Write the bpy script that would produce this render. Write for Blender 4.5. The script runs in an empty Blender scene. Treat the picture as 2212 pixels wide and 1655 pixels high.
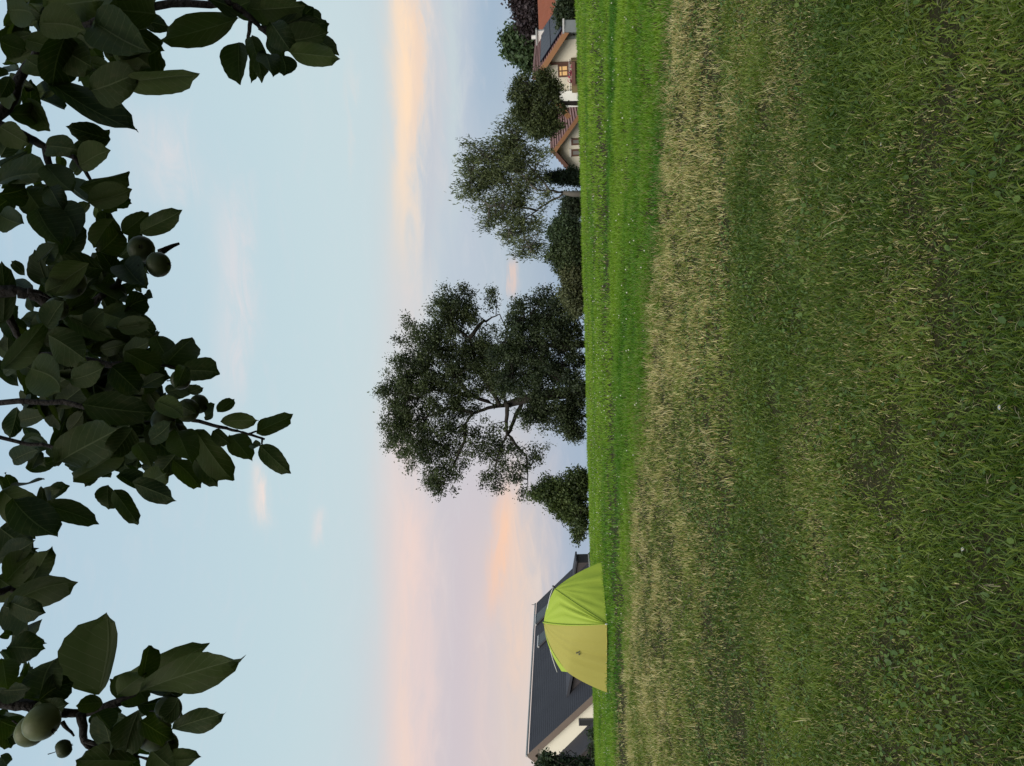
import bpy, math, random
import numpy as np
from mathutils import Vector, Matrix
random.seed(7); rng = np.random.default_rng(7)
R = math.radians
C = bpy.context.scene.collection

# ------------------------------------------------------------------ camera
EYE = 1.45                      # lens height above the grass at the photographer's feet
PITCH, ROLL, F = math.atan(109/1663), math.atan(0.0384), 1663.0   # focal length in px of a 2212 px wide view
fwd = Vector((0, math.cos(PITCH), math.sin(PITCH)))
up0 = Vector((0, -math.sin(PITCH), math.cos(PITCH)))
rt0 = Vector((1, 0, 0))
RT = rt0*math.cos(ROLL) - up0*math.sin(ROLL)
UP = rt0*math.sin(ROLL) + up0*math.cos(ROLL)
cam = bpy.data.cameras.new('camera'); cam_o = bpy.data.objects.new('camera', cam); C.objects.link(cam_o)
cam.sensor_width = 36; cam.lens = 36*F/2212; cam.clip_start = 0.05; cam.clip_end = 3000
m = Matrix.Identity(4)          # the phone was held on its side: the picture's left is up
for i in range(3):
    m[i][0] = -UP[i]; m[i][1] = RT[i]; m[i][2] = -fwd[i]
m.translation = Vector((0, 0, EYE))
cam_o.matrix_world = m
bpy.context.scene.camera = cam_o
CAM = Vector((0, 0, EYE))

def ray(x, y):
    return fwd + RT*((827.5-y)/F) + UP*((1106-x)/F)
def P(x, y, D):
    d = ray(x, y); return CAM + d*(D/d.y)

# ------------------------------------------------------------------ light and sky
def lin(r, g, b):
    f = lambda c: c/12.92 if c <= .04045 else ((c+.055)/1.055)**2.4
    return (f(r/255), f(g/255), f(b/255), 1)

SUN_EL, SUN_AZ = R(48), R(205)     # afterglow of the western sky behind the photographer
scene = bpy.context.scene
sun = bpy.data.lights.new('sun', 'SUN'); sun.energy = 3.7; sun.angle = R(50); sun.color = (1, .93, .84)
sun_o = bpy.data.objects.new('sun', sun); C.objects.link(sun_o)
sd = Vector((math.sin(SUN_AZ)*math.cos(SUN_EL), math.cos(SUN_AZ)*math.cos(SUN_EL), math.sin(SUN_EL)))
sun_o.rotation_euler = sd.to_track_quat('Z', 'Y').to_euler()

scene.view_settings.view_transform = 'Standard'; scene.view_settings.look = 'None'
scene.view_settings.exposure = 0; scene.view_settings.gamma = 1
scene.view_settings.use_curve_mapping = False

world = bpy.data.worlds.new('World'); scene.world = world; world.use_nodes = True
nt = world.node_tree; nt.nodes.clear()
def N(t, typ, **kw):
    n = t.nodes.new(typ)
    for k, v in kw.items(): setattr(n, k, v)
    return n
def setin(t, sock, v):
    if hasattr(v, 'is_output'): t.links.new(v, sock)
    else: sock.default_value = v
def math_(t, op, a, b=None, clamp=False):
    n = N(t, 'ShaderNodeMath', operation=op, use_clamp=clamp); setin(t, n.inputs[0], a)
    if b is not None: setin(t, n.inputs[1], b)
    return n.outputs[0]
def mix(t, fac, a, b, blend='MIX'):
    n = N(t, 'ShaderNodeMix', data_type='RGBA', blend_type=blend)
    setin(t, n.inputs[0], fac); setin(t, n.inputs[6], a); setin(t, n.inputs[7], b)
    return n.outputs[2]
tc = N(nt, 'ShaderNodeTexCoord')
sep = N(nt, 'ShaderNodeSeparateXYZ'); nt.links.new(tc.outputs['Generated'], sep.inputs[0])
az = math_(nt, 'ARCTAN2', sep.outputs[0], sep.outputs[1])
el = math_(nt, 'ARCSINE', sep.outputs[2])
cmb = N(nt, 'ShaderNodeCombineXYZ'); nt.links.new(math_(nt, 'MULTIPLY', az, 1.6), cmb.inputs[0]); nt.links.new(math_(nt, 'MULTIPLY', el, 7.0), cmb.inputs[1])
def noise(t, vec, scale, detail=4, rough=.55, dist=0):
    n = N(t, 'ShaderNodeTexNoise'); n.inputs['Scale'].default_value = scale; n.inputs['Detail'].default_value = detail
    n.inputs['Roughness'].default_value = rough; n.inputs['Distortion'].default_value = dist
    if vec is not None: t.links.new(vec, n.inputs['Vector'])
    return n.outputs[0]
n1 = noise(nt, cmb.outputs[0], 2.2, 5, .55, .6)
n2 = noise(nt, cmb.outputs[0], 6.0, 9, .66, 1.1)
n1 = math_(nt, 'ADD', math_(nt, 'MULTIPLY', n1, .62), math_(nt, 'MULTIPLY', n2, .42))
elw = math_(nt, 'ADD', el, math_(nt, 'MULTIPLY', math_(nt, 'SUBTRACT', n1, .5), .075))
ramp = N(nt, 'ShaderNodeValToRGB'); rr = ramp.color_ramp; rr.interpolation = 'B_SPLINE'
nt.links.new(math_(nt, 'ADD', math_(nt, 'DIVIDE', elw, R(60)), .1, True), ramp.inputs[0])
stops = [(-3, (160,181,203)), (1.5, (164,185,206)), (6, (176,194,210)), (10, (190,207,216)), (14, (200,217,222)),
         (20, (193,215,222)), (28, (188,211,222)), (40, (176,202,220)), (54, (146,178,208))]
while len(rr.elements) < len(stops): rr.elements.new(.5)
for e_, (deg, c) in zip(rr.elements, stops):
    e_.position = deg/60+.1; e_.color = lin(*c)
col = ramp.outputs[0]
def ae(x, y):
    d = ray(x, y).normalized(); return math.atan2(d.x, d.y), math.asin(d.z)
def bank(p, q, th, colr, k, mod=None, soft=1.0):
    """a drifting cloud bank between two points of the sky, th = its half height"""
    global col
    a1, e1 = ae(*p); a2, e2 = ae(*q)
    ac, ec = (a1+a2)/2, (e1+e2)/2; L = math.hypot(a2-a1, e2-e1)/2
    ang = math.atan2(e2-e1, a2-a1); ca, sa = math.cos(ang), math.sin(ang)
    da = math_(nt, 'SUBTRACT', az, ac); de = math_(nt, 'SUBTRACT', elw, ec)
    u = math_(nt, 'ADD', math_(nt, 'MULTIPLY', da, ca/L), math_(nt, 'MULTIPLY', de, sa/L))
    v = math_(nt, 'ADD', math_(nt, 'MULTIPLY', da, -sa*F/th), math_(nt, 'MULTIPLY', de, ca*F/th))
    u2 = math_(nt, 'MULTIPLY', u, u); u2 = math_(nt, 'MULTIPLY', u2, u2)
    r2 = math_(nt, 'ADD', u2, math_(nt, 'MULTIPLY', v, v))
    w = math_(nt, 'EXPONENT', math_(nt, 'MULTIPLY', r2, -1.0))
    if mod is not None:
        w = math_(nt, 'MULTIPLY', w, math_(nt, 'MULTIPLY', math_(nt, 'SUBTRACT', mod, .22), 2.6, True))
    w = math_(nt, 'MULTIPLY', w, k, True)
    col = mix(nt, w, col, lin(*colr))
bank((1010, 850), (970, 2300), 155, (208, 195, 203), .95)               # mauve veil low on the left
bank((980, -300), (1010, 800), 75, (186, 193, 211), .6)
bank((1125, 1000), (1090, 1900), 50, (226, 206, 197), .85, n1)
bank((868, -700), (880, 760), 58, (224, 212, 209), .75, n1)
bank((870, 500), (862, 1050), 44, (216, 208, 210), .6, n1)
bank((860, 900), (860, 2100), 55, (238, 211, 203), 1.0, n1)
bank((844, -420), (872, 520), 27, (255, 222, 190), 1.1, n1)
bank((880, -300), (896, 330), 14, (240, 208, 186), .8, n2)
bank((866, 1320), (856, 1800), 20, (240, 212, 198), .6, n2)
bank((1092, 1060), (1064, 1330), 18, (253, 200, 168), 1.0, n1)
bank((1108, 1020), (1106, 1500), 26, (238, 206, 190), .7, n2)
bank((1105, 560), (1105, 640), 10, (232, 200, 188), .7)
bank((1080, -500), (1062, 280), 46, (146, 174, 203), .75)
bank((960, -200), (985, 480), 16, (194, 209, 215), .6)
bank((930, 100), (925, 600), 14, (188, 194, 208), .6)
bank((330, 240), (380, 440), 50, (216, 218, 222), .9, n2)
bank((490, 420), (500, 860), 34, (218, 218, 222), 1.0, n2)
bank((565, 1000), (560, 1130), 16, (238, 223, 216), 1.1, n2)
bank((690, 1100), (680, 1180), 13, (226, 219, 218), .9, n2)
bank((745, 120), (765, 380), 9, (216, 216, 216), .5, n2)
bank((905, 1050), (900, 2000), 26, (226, 205, 205), .7, n2)
bank((1040, 1200), (1030, 2000), 26, (222, 202, 200), .7, n2)
bank((1150, 1200), (1140, 1900), 20, (224, 212, 206), .7, n2)
veil = math_(nt, 'MULTIPLY', math_(nt, 'SUBTRACT', n2, .52), 1.4, True)
col = mix(nt, math_(nt, 'MULTIPLY', veil, .6), col, lin(216, 216, 222))
sky = N(nt, 'ShaderNodeTexSky', sky_type='NISHITA'); sky.sun_disc = False
sky.sun_elevation = R(3); sky.sun_rotation = SUN_AZ
bg1 = N(nt, 'ShaderNodeBackground'); nt.links.new(col, bg1.inputs[0]); bg1.inputs[1].default_value = .97
bg2 = N(nt, 'ShaderNodeBackground'); nt.links.new(sky.outputs[0], bg2.inputs[0]); bg2.inputs[1].default_value = .02
mx = N(nt, 'ShaderNodeAddShader'); nt.links.new(bg1.outputs[0], mx.inputs[0]); nt.links.new(bg2.outputs[0], mx.inputs[1])
wo = N(nt, 'ShaderNodeOutputWorld'); nt.links.new(mx.outputs[0], wo.inputs[0])

# ------------------------------------------------------------------ helpers
class MB:
    """collects faces in world coordinates and links them as ONE mesh object"""
    def __init__(s): s.v, s.f, s.c = [], [], []
    def quad(s, *p, c=None):
        i = len(s.v); s.v += [Vector(q) for q in p]; s.f.append(tuple(range(i, i+len(p))))
    def hexa(s, b, t):                      # two rings of four
        i = len(s.v); s.v += [Vector(q) for q in list(b)+list(t)]
        s.f += [(i+3, i+2, i+1, i), (i+4, i+5, i+6, i+7)] + [(i+k, i+(k+1) % 4, i+4+(k+1) % 4, i+4+k) for k in range(4)]
    def box(s, o, ax, ay, az_, x0, x1, y0, y1, z0, z1):
        q = lambda x, y, z: o+ax*x+ay*y+az_*z
        s.hexa([q(x0, y0, z0), q(x1, y0, z0), q(x1, y1, z0), q(x0, y1, z0)], [q(x0, y0, z1), q(x1, y0, z1), q(x1, y1, z1), q(x0, y1, z1)])
    def tube(s, pts, radii, n=6):
        pts = [Vector(p) for p in pts]; i0 = len(s.v)
        for k, p in enumerate(pts):
            t = (pts[min(k+1, len(pts)-1)]-pts[max(k-1, 0)]).normalized()
            a = t.cross(Vector((0.3, 0.2, 1)) if abs(t.z) < .9 else Vector((1, 0, 0))).normalized(); b = t.cross(a)
            for j in range(n):
                th = 2*math.pi*j/n; s.v.append(p+(a*math.cos(th)+b*math.sin(th))*radii[k])
        for k in range(len(pts)-1):
            for j in range(n):
                a, b = i0+k*n+j, i0+k*n+(j+1) % n; s.f.append((a, b, b+n, a+n))
        s.f.append(tuple(range(i0+n-1, i0-1, -1))); s.f.append(tuple(i0+(len(pts)-1)*n+j for j in range(n)))
    def prism(s, poly, off):                # polygon swept by a vector
        n = len(poly); i = len(s.v); s.v += [Vector(p) for p in poly]+[Vector(p)+off for p in poly]
        s.f.append(tuple(range(i+n-1, i-1, -1))); s.f.append(tuple(range(i+n, i+2*n)))
        s.f += [(i+k, i+(k+1) % n, i+n+(k+1) % n, i+n+k) for k in range(n)]
    def build(s, name, mat, parent=None, smooth=False):
        o0 = parent_loc(parent)
        me = bpy.data.meshes.new(name); me.from_pydata([tuple(v-o0) for v in s.v], [], s.f); me.update()
        me.materials.append(mat)
        if smooth: me.polygons.foreach_set('use_smooth', [True]*len(me.polygons))
        o = bpy.data.objects.new(name, me); C.objects.link(o)
        if parent is not None: o.parent = parent
        else: pass
        return o
def parent_loc(p):
    v = Vector((0, 0, 0))
    while p is not None: v += p.location; p = p.parent
    return v
def thing(name, label, cat, loc, group=None):
    o = bpy.data.objects.new(name, None); C.objects.link(o); o.location = Vector(loc); o.empty_display_size = .2
    o['label'] = label; o['category'] = cat
    if group: o['group'] = group
    return o
def np_mesh(name, verts, tris, mat, parent=None, tint=None, quads=None):
    """big meshes straight from arrays; tint = one colour per vertex"""
    me = bpy.data.meshes.new(name); nv = len(verts)
    nq = 0 if quads is None else len(quads); ntr = 0 if tris is None else len(tris)
    me.vertices.add(nv); me.vertices.foreach_set('co', np.ascontiguousarray(verts, np.float32).ravel())
    loops = ([quads.ravel()] if nq else [])+([tris.ravel()] if ntr else [])
    loops = np.concatenate(loops).astype(np.int32)
    me.loops.add(len(loops)); me.loops.foreach_set('vertex_index', loops)
    tot = np.concatenate([np.full(nq, 4), np.full(ntr, 3)]).astype(np.int32)
    st = np.concatenate([[0], np.cumsum(tot)[:-1]]).astype(np.int32)
    me.polygons.add(nq+ntr); me.polygons.foreach_set('loop_start', st)
    try: me.polygons.foreach_set('loop_total', tot)
    except Exception: pass
    me.update(calc_edges=True)
    if tint is not None:
        a = me.attributes.new('tint', 'FLOAT_COLOR', 'POINT')
        a.data.foreach_set('color', np.c_[tint, np.ones(nv)].astype(np.float32).ravel())
    me.materials.append(mat); o = bpy.data.objects.new(name, me); C.objects.link(o)
    if parent is not None: o.parent = parent
    return o

# ------------------------------------------------------------------ materials
def material(name, color, rough=.7, spec=.3, var=.12, scale=3, bump=0, bscale=30, metallic=0, stripes=None):
    m = bpy.data.materials.new(name); m.use_nodes = True; t = m.node_tree
    b = t.nodes['Principled BSDF']; b.inputs['Roughness'].default_value = rough
    b.inputs['Specular IOR Level'].default_value = spec; b.inputs['Metallic'].default_value = metallic
    g = N(t, 'ShaderNodeTexCoord').outputs['Object']
    n = noise(t, g, scale, 6, .6)
    c = Vector(color)
    cc = mix(t, n, (*(c*(1-var)), 1), (*(c*(1+var)), 1))
    n3 = noise(t, g, scale*7, 4, .6)
    cc = mix(t, math_(t, 'MULTIPLY', n3, .25), cc, (*(c*.75), 1))
    t.links.new(cc, b.inputs['Base Color'])
    if bump:
        bn = N(t, 'ShaderNodeBump'); bn.inputs['Strength'].default_value = bump; bn.inputs['Distance'].default_value = .02
        t.links.new(noise(t, g, bscale, 4), bn.inputs['Height']); t.links.new(bn.outputs[0], b.inputs['Normal'])
    return m
def leafy(name, base=None, trans=.3, rough=.55, tcol=(1.25, 1.35, .6), spec=.25):
    """foliage: colour from the vertex attribute 'tint', some light passing through"""
    m = bpy.data.materials.new(name); m.use_nodes = True; t = m.node_tree
    b = t.nodes['Principled BSDF']; b.inputs['Roughness'].default_value = rough; b.inputs['Specular IOR Level'].default_value = spec
    at = N(t, 'ShaderNodeAttribute', attribute_name='tint')
    t.links.new(at.outputs['Color'], b.inputs['Base Color'])
    tr = N(t, 'ShaderNodeBsdfTranslucent')
    t.links.new(mix(t, 1, at.outputs['Color'], (*tcol, 1), 'MULTIPLY'), tr.inputs['Color'])
    ms = N(t, 'ShaderNodeMixShader'); ms.inputs[0].default_value = trans
    t.links.new(b.outputs[0], ms.inputs[1]); t.links.new(tr.outputs[0], ms.inputs[2])
    t.links.new(ms.outputs[0], t.nodes['Material Output'].inputs['Surface'])
    return m
M = {}
M['grass'] = leafy('grass_blade', trans=.35, rough=.5, spec=.3)
M['foliage'] = leafy('foliage', trans=.3)
M['bark'] = material('bark', (.026, .022, .018), .9, .2, .35, 4, .8, 12)
M['grey_bark'] = material('grey_bark', (.11, .10, .085), .9, .2, .3, 4, .8, 12)
M['apple_bark'] = material('apple_bark', (.026, .022, .019), .85, .2, .35, 30, .6, 90)
M['cream'] = material('cream_render', (.80, .74, .60), .9, .1, .05, .8, .15, 20)
M['white_render'] = material('white_render', (.82, .80, .74), .9, .1, .06, .8, .15, 20)
M['orange_wood'] = material('orange_wood', (.27, .13, .06), .7, .3, .2, 2)
M['brown_wood'] = material('brown_wood', (.13, .065, .045), .7, .3, .2, 2)
M['tile_red'] = material('red_roof_tile', (.24, .085, .05), .85, .2, .2, 1.2, .4, 6)
M['tile_brown'] = material('brown_roof_tile', (.22, .115, .10), .7, .25, .25, 1.2, .4, 6)
M['slate'] = material('dark_slate', (.050, .050, .058), .8, .15, .2, .8, .3, 8)
M['slate_edge'] = material('weathered_verge', (.17, .13, .105), .8, .2, .2, 1.0)
M['dark_clad'] = material('dark_cladding', (.065, .055, .055), .8, .2, .15, 1.5)
M['solar'] = material('solar_panel', (.014, .015, .028), .45, .12, .1, 2)
M['metal'] = material('pale_metal', (.40, .39, .38), .6, .3, .06, 2)
M['dark_metal'] = material('dark_metal', (.05, .05, .055), .45, .5, .1, 2)
M['chimney'] = material('chimney_white', (.66, .62, .58), .85, .2, .1, 2)
M['grey_wall'] = material('grey_concrete', (.30, .31, .30), .9, .2, .1, 2, .3, 10)
M['glass'] = material('window_glass', (.035, .037, .036), .35, .3, .3, 1.5)
M['curtain'] = material('window_curtain', (.22, .21, .19), .5, .4, .35, 2)
M['white_frame'] = material('white_frame', (.75, .72, .66), .6, .3, .04, 2)
M['flower_pink'] = material('flower_pink', (.32, .07, .10), .8, .2, .3, 8)
M['hedge_wall'] = material('brown_balcony_front', (.20, .15, .075), .85, .2, .2, 2)
lit = bpy.data.materials.new('lit_window'); lit.use_nodes = True
_b = lit.node_tree.nodes['Principled BSDF']; _b.inputs['Base Color'].default_value = (.5, .33, .16, 1)
_b.inputs['Emission Color'].default_value = lin(222, 172, 104); _b.inputs['Emission Strength'].default_value = .5; M['lit'] = lit

# ------------------------------------------------------------------ ground
def vnoise(x, y, s, seed=0):
    """smooth value noise, arrays in, 0..1 out"""
    x = np.asarray(x)/s+91.7+seed*13.1; y = np.asarray(y)/s+47.3+seed*7.7
    xi, yi = np.floor(x).astype(np.int64), np.floor(y).astype(np.int64); fx, fy = x-xi, y-yi
    fx, fy = fx*fx*(3-2*fx), fy*fy*(3-2*fy)
    def h(a, b):
        n = (a*374761393+b*668265263+seed*974711) & 0x7fffffff
        n = ((n ^ (n >> 13))*1274126177) & 0x7fffffff
        return ((n ^ (n >> 16)) & 0xffff)/65535.0
    return (h(xi, yi)*(1-fx)+h(xi+1, yi)*fx)*(1-fy)+(h(xi, yi+1)*(1-fx)+h(xi+1, yi+1)*fx)*fy
def fbm(x, y, s, seed=0):
    return (vnoise(x, y, s, seed)+.5*vnoise(x, y, s/2.1, seed+1)+.25*vnoise(x, y, s/4.3, seed+2))/1.75
def sstep(t): t = np.clip(t, 0, 1); return t*t*(3-2*t)
def crest(X):                                # world line along which the meadow tips over
    X = np.clip(np.asarray(X, float), -30, 30); return 24.0-.42*X+.0072*X*X
PLATEAU = .655
def ground_z(X, Y):
    X = np.asarray(X, float); Y = np.asarray(Y, float)
    z = PLATEAU*sstep((Y-2.5)/12.5)
    d = np.maximum(0, Y-crest(X)); z = z-.06*d*sstep(d/7+.15)
    bump = (fbm(X, Y, 1.1, 3)-.5)*.06*np.clip((Y+2)/6, 0, 1)+(fbm(X, Y, 4, 5)-.5)*.10*sstep((Y-5)/8)*np.clip((crest(X)+2-Y)/6, 0, 1)
    return z+bump
def mow_edge(X): return 9.5-.6*X+.0157*X*X   # the mown strip ends here, lush meadow beyond

xs = np.concatenate([np.linspace(-400, -34, 26), np.arange(-32, 32.1, .5), np.linspace(34, 400, 26)])
ys = np.concatenate([np.linspace(-60, -6, 10), np.arange(-5, 50, .4), np.linspace(51, 900, 60)])
XX, YY = np.meshgrid(xs, ys); ZZ = ground_z(XX, YY)
nv = len(xs); idx = np.arange(nv*len(ys)).reshape(len(ys), nv)
qd = np.stack([idx[:-1, :-1], idx[:-1, 1:], idx[1:, 1:], idx[1:, :-1]], -1).reshape(-1, 4)
soil = bpy.data.materials.new('turf_soil'); soil.use_nodes = True; t = soil.node_tree
g = N(t, 'ShaderNodeTexCoord').outputs['Object']
cc = mix(t, noise(t, g, 6, 6, .65), (.016, .018, .007, 1), (.042, .034, .017, 1))
cc = mix(t, math_(t, 'MULTIPLY', noise(t, g, 60, 4, .7), .6), cc, (.02, .022, .01, 1))
t.links.new(cc, t.nodes['Principled BSDF'].inputs['Base Color']); t.nodes['Principled BSDF'].inputs['Roughness'].default_value = 1
t.nodes['Principled BSDF'].inputs['Specular IOR Level'].default_value = .05
ground = np_mesh('ground', np.stack([XX, YY, ZZ], -1).reshape(-1, 3), None, soil, quads=qd)
ground['kind'] = 'structure'
for p in ground.data.polygons: p.use_smooth = True

# ------------------------------------------------------------------ grass: real blades
TENT_C = P(1300, 1355, 17.6)
def scatter(n, y0, y1, power=1.0):
    """random points of the wedge the camera sees, even per square metre"""
    u = rng.random(n); Y = np.sqrt(y0*y0+u*(y1*y1-y0*y0)); X = (rng.random(n)*2-1)*(.52*Y+.25)
    return X, Y
def blades(X, Y, h, w, lean, col_, seg=2, bend=.5, z0=0.0):
    """one blade per point: a tapering strip of seg pieces that arcs over to its lean"""
    n = len(X); Z = ground_z(X, Y)-.006+z0
    fa = rng.random(n)*2*np.pi; la = rng.random(n)*2*np.pi
    lx, ly = np.cos(la)*lean*h, np.sin(la)*lean*h
    hz = h*np.sqrt(np.maximum(.05, 1-np.minimum(lean, .97)**2))
    b = np.stack([X, Y, Z], -1); s = np.stack([np.cos(fa)*w/2, np.sin(fa)*w/2, np.zeros(n)], -1)
    rows = []
    for k in range(seg):
        t_ = k/seg; a = t_**(1+bend); c = b+np.stack([lx*a, ly*a, hz*(t_+bend*.55*t_*(1-t_))], -1)
        wk = s*(1-.15*t_-.35*t_*t_); rows += [c-wk, c+wk]
    rows.append(b+np.stack([lx, ly, hz*(1-.18*bend)], -1)); m_ = len(rows)
    V = np.stack(rows, 1).reshape(-1, 3); base = np.arange(n)*m_
    q = np.concatenate([np.stack([base+2*k, base+2*k+1, base+2*k+3, base+2*k+2], -1) for k in range(seg-1)]) if seg > 1 else None
    tr = np.stack([base+2*seg-2, base+2*seg-1, base+2*seg], -1)
    return V, q, tr, np.repeat(col_, m_, 0)
def keep_out(X, Y):
    return np.abs(X-TENT_C.x)/1.47+np.abs(Y-17.5)/.98 > .95
def pick(c1, c2, t): return np.outer(1-t, c1)+np.outer(t, c2)

def meadow_colours(X, Y):
    """green or straw for every blade, by mowing strip and patch"""
    n = len(X); d = mow_edge(X)-Y+(fbm(X, Y, .55, 21)-.5)*.9+(fbm(X, Y, 2.2, 22)-.5)*1.1+rng.normal(0, .22, n)   # metres on the mown side of the edge
    d_r = d/np.clip(Y, 3, 20)*9.5                        # the strips spread along the slanted rows
    patch = fbm(X, Y, .9, 11); patch2 = fbm(X*1.3+Y*.9, (Y+.6*X)*3.2, 1.6, 17)
    f = .68*np.exp(-np.maximum(d, 0)/2.2)+.19
    f = np.clip(f*(1+1.8*(patch2-.5))+.7*(patch-.57), .02, .9)
    lush = d < 0
    row = fbm(X*.35+11, (Y+.6*X)*1.1, 1.0, 23)            # broad darker and lighter rows of the meadow
    f = np.where(lush, .04+.07*np.clip((patch-.52)*4, 0, 1)+.45*np.exp(np.minimum(d, 0)/.55), f)
    straw = rng.random(n) < f
    r1, r2, r3 = rng.random(n), rng.random(n), rng.random(n)
    tone = np.clip(fbm(X, Y, 1.3, 31)*1.5-.32+(r3-.5)*1.0, 0, 1)
    green_m = pick((.046, .086, .010), (.175, .225, .038), tone)
    far = sstep((Y-14)/9)
    tl = np.clip(.15+(row-.5)*2.0+.5*r1+.45*far, 0, 1)
    green_l = pick((.050, .150, .008), (.185, .300, .022), tl)
    blend = sstep((-d+.9)/1.7)[:, None]
    green = green_m*(1-blend)+green_l*blend
    st = pick((.30, .24, .085), (.70, .62, .32), r2**1.2)
    st = np.where(lush[:, None], st*.6, st)
    return np.where(straw[:, None], st, green), straw, lush

def make_grass(name, n, y0, y1, hm, wm, seg, seed):
    X, Y = scatter(n, y0, y1)
    k = keep_out(X, Y) & (Y < crest(X)+2.5); X, Y = X[k], Y[k]
    dens = fbm(X, Y, .32, 41+seed)
    k = rng.random(len(X)) < (.55 if seg > 2 else .34)+1.1*np.clip(dens*2.2-.6, 0, 1); X, Y = X[k], Y[k]
    cl, straw, lush = meadow_colours(X, Y); n = len(X)
    tall = fbm(X, Y, .6, 51)+.9*(vnoise(X, Y, .22, 53)-.5)
    h = hm*(.45+.8*rng.random(n)+.9*(tall-.5)); h = np.maximum(h, .02); h = np.where(lush, h*1.25, h); h = np.where(straw, h*(.62 if seg > 2 else .9), h)
    w = wm*(.6+.8*rng.random(n)); w = np.where(straw, w*.62, w)
    lean = np.clip(rng.normal(.66 if seg < 3 else .76, .26, n), .05, .99); lean = np.where(straw & (rng.random(n) < .5), lean*.55, lean)
    lean = np.where(lush, lean*.75, lean)
    V, q, tr, ct = blades(X, Y, h, w, lean, cl, seg, bend=rng.random(n))
    o = np_mesh(name, V, tr, M['grass'], tint=ct, quads=q); o['kind'] = 'stuff'
    return o
gr = make_grass('grass', 250000, 2.0, 6.0, .062, .0056, 3, 0)
gr['label'] = 'short mown grass of mixed green and straw close to the camera'
gr = make_grass('grass', 290000, 6.0, 12.5, .066, .0080, 2, 1)
gr['label'] = 'mown strip of pale dry grass stubble across the meadow'
gr = make_grass('grass', 240000, 12.5, 34.0, .075, .020, 1, 2)
gr['label'] = 'lush bright green grass of the far meadow'

# thatch: dry clippings lying on the mown part
X, Y = scatter(26000, 2.1, 11); k = Y < mow_edge(X); X, Y = X[k], Y[k]; n = len(X)
k = rng.random(n) < .25+1.2*np.clip(fbm(X, Y, .8, 61)-.42, 0, 1); X, Y = X[k], Y[k]; n = len(X)
V, q, tr, ct = blades(X, Y, .03+.06*rng.random(n), .0020+.0004*Y, np.full(n, .985), pick((.11, .085, .045), (.42, .36, .22), rng.random(n)**1.5), 2, z0=.012+.035*rng.random(n))
o = np_mesh('dry_clippings', V, tr, M['grass'], tint=ct, quads=q); o['kind'] = 'stuff'; o['label'] = 'dry grass clippings lying on the mown strip'
# tussocks of longer dead straw combed over by the mower
X0, Y0 = scatter(900, 3.2, 13); dd = mow_edge(X0)-Y0; k = (dd > -.15) & (rng.random(len(X0)) < .9*np.exp(-np.abs(dd-.6)/1.5)+.012); X0, Y0 = X0[k], Y0[k]
per = 26; X = np.repeat(X0, per)+rng.normal(0, .045, len(X0)*per); Y = np.repeat(Y0, per)+rng.normal(0, .045, len(X0)*per); n = len(X)
V, q, tr, ct = blades(X, Y, .06+.10*rng.random(n), .0018+.00035*Y, np.clip(rng.normal(.68, .2, n), .1, .97), pick((.30, .23, .09), (.70, .61, .34), rng.random(n)), 3, bend=rng.random(n)*.9)
o = np_mesh('straw_tussocks', V, tr, M['grass'], tint=ct, quads=q); o['kind'] = 'stuff'; o['label'] = 'tussocks of pale dead straw along the mown strip'
# small broad leaves (clover, plantain) between the blades
X, Y = scatter(24000, 2.0, 8); k = (rng.random(len(X)) < np.clip(fbm(X, Y, .7, 71)*3-1.0, .08, 1)) & (Y < mow_edge(X)); X, Y = X[k], Y[k]; n = len(X)
Z = ground_z(X, Y)+.012+.035*rng.random(n); r = .005+.007*rng.random(n)
th = rng.random(n)*2*np.pi; tl = rng.normal(0, .45, (n, 2))
ring = []
for j in range(6):
    a = th+2*np.pi*j/6; rx = r*(1.25 if j in (0, 3) else 1.0)
    dx, dy = np.cos(a)*rx, np.sin(a)*rx; ring.append(np.stack([X+dx, Y+dy, Z+dx*tl[:, 0]+dy*tl[:, 1]], -1))
V = np.stack(ring, 1).reshape(-1, 3); b6 = np.arange(n)*6
q = np.concatenate([np.stack([b6, b6+1, b6+2, b6+3], -1), np.stack([b6, b6+3, b6+4, b6+5], -1)])
ct = np.repeat(pick((.040, .085, .014), (.12, .18, .035), rng.random(n)), 6, 0)
o = np_mesh('clover_leaves', V, None, M['grass'], tint=ct, quads=q); o['kind'] = 'stuff'; o['label'] = 'small clover leaves between the grass blades'
# white clover heads of the lush meadow
X, Y = scatter(1500, 8, 26); k = (Y > mow_edge(X)+.2) & keep_out(X, Y) & (rng.random(len(X)) < np.clip(fbm(X, Y, 2.2, 81)*3-1, .05, 1)) & (Y < crest(X)); X, Y = X[k], Y[k]; n = len(X)
Z = ground_z(X, Y)+.05+.04*rng.random(n); r = .008+.006*rng.random(n)
o6 = np.array([(1, 0, 0), (0, 1, 0), (-1, 0, 0), (0, -1, 0), (0, 0, 1.1), (0, 0, -.9)])
V = (np.stack([X, Y, Z], -1)[:, None]+o6[None]*r[:, None, None]).reshape(-1, 3); b6 = (np.arange(n)*6)[:, None]
tr = np.concatenate([b6+np.array(f_)[None] for f_ in ((0, 1, 4), (1, 2, 4), (2, 3, 4), (3, 0, 4), (1, 0, 5), (2, 1, 5), (3, 2, 5), (0, 3, 5))])
o = np_mesh('clover_flowers', V, tr, M['grass'], tint=np.repeat(pick((.42, .42, .30), (.66, .66, .56), rng.random(n)), 6, 0)); o['kind'] = 'stuff'
o['label'] = 'white clover heads scattered through the lush meadow'

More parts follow.
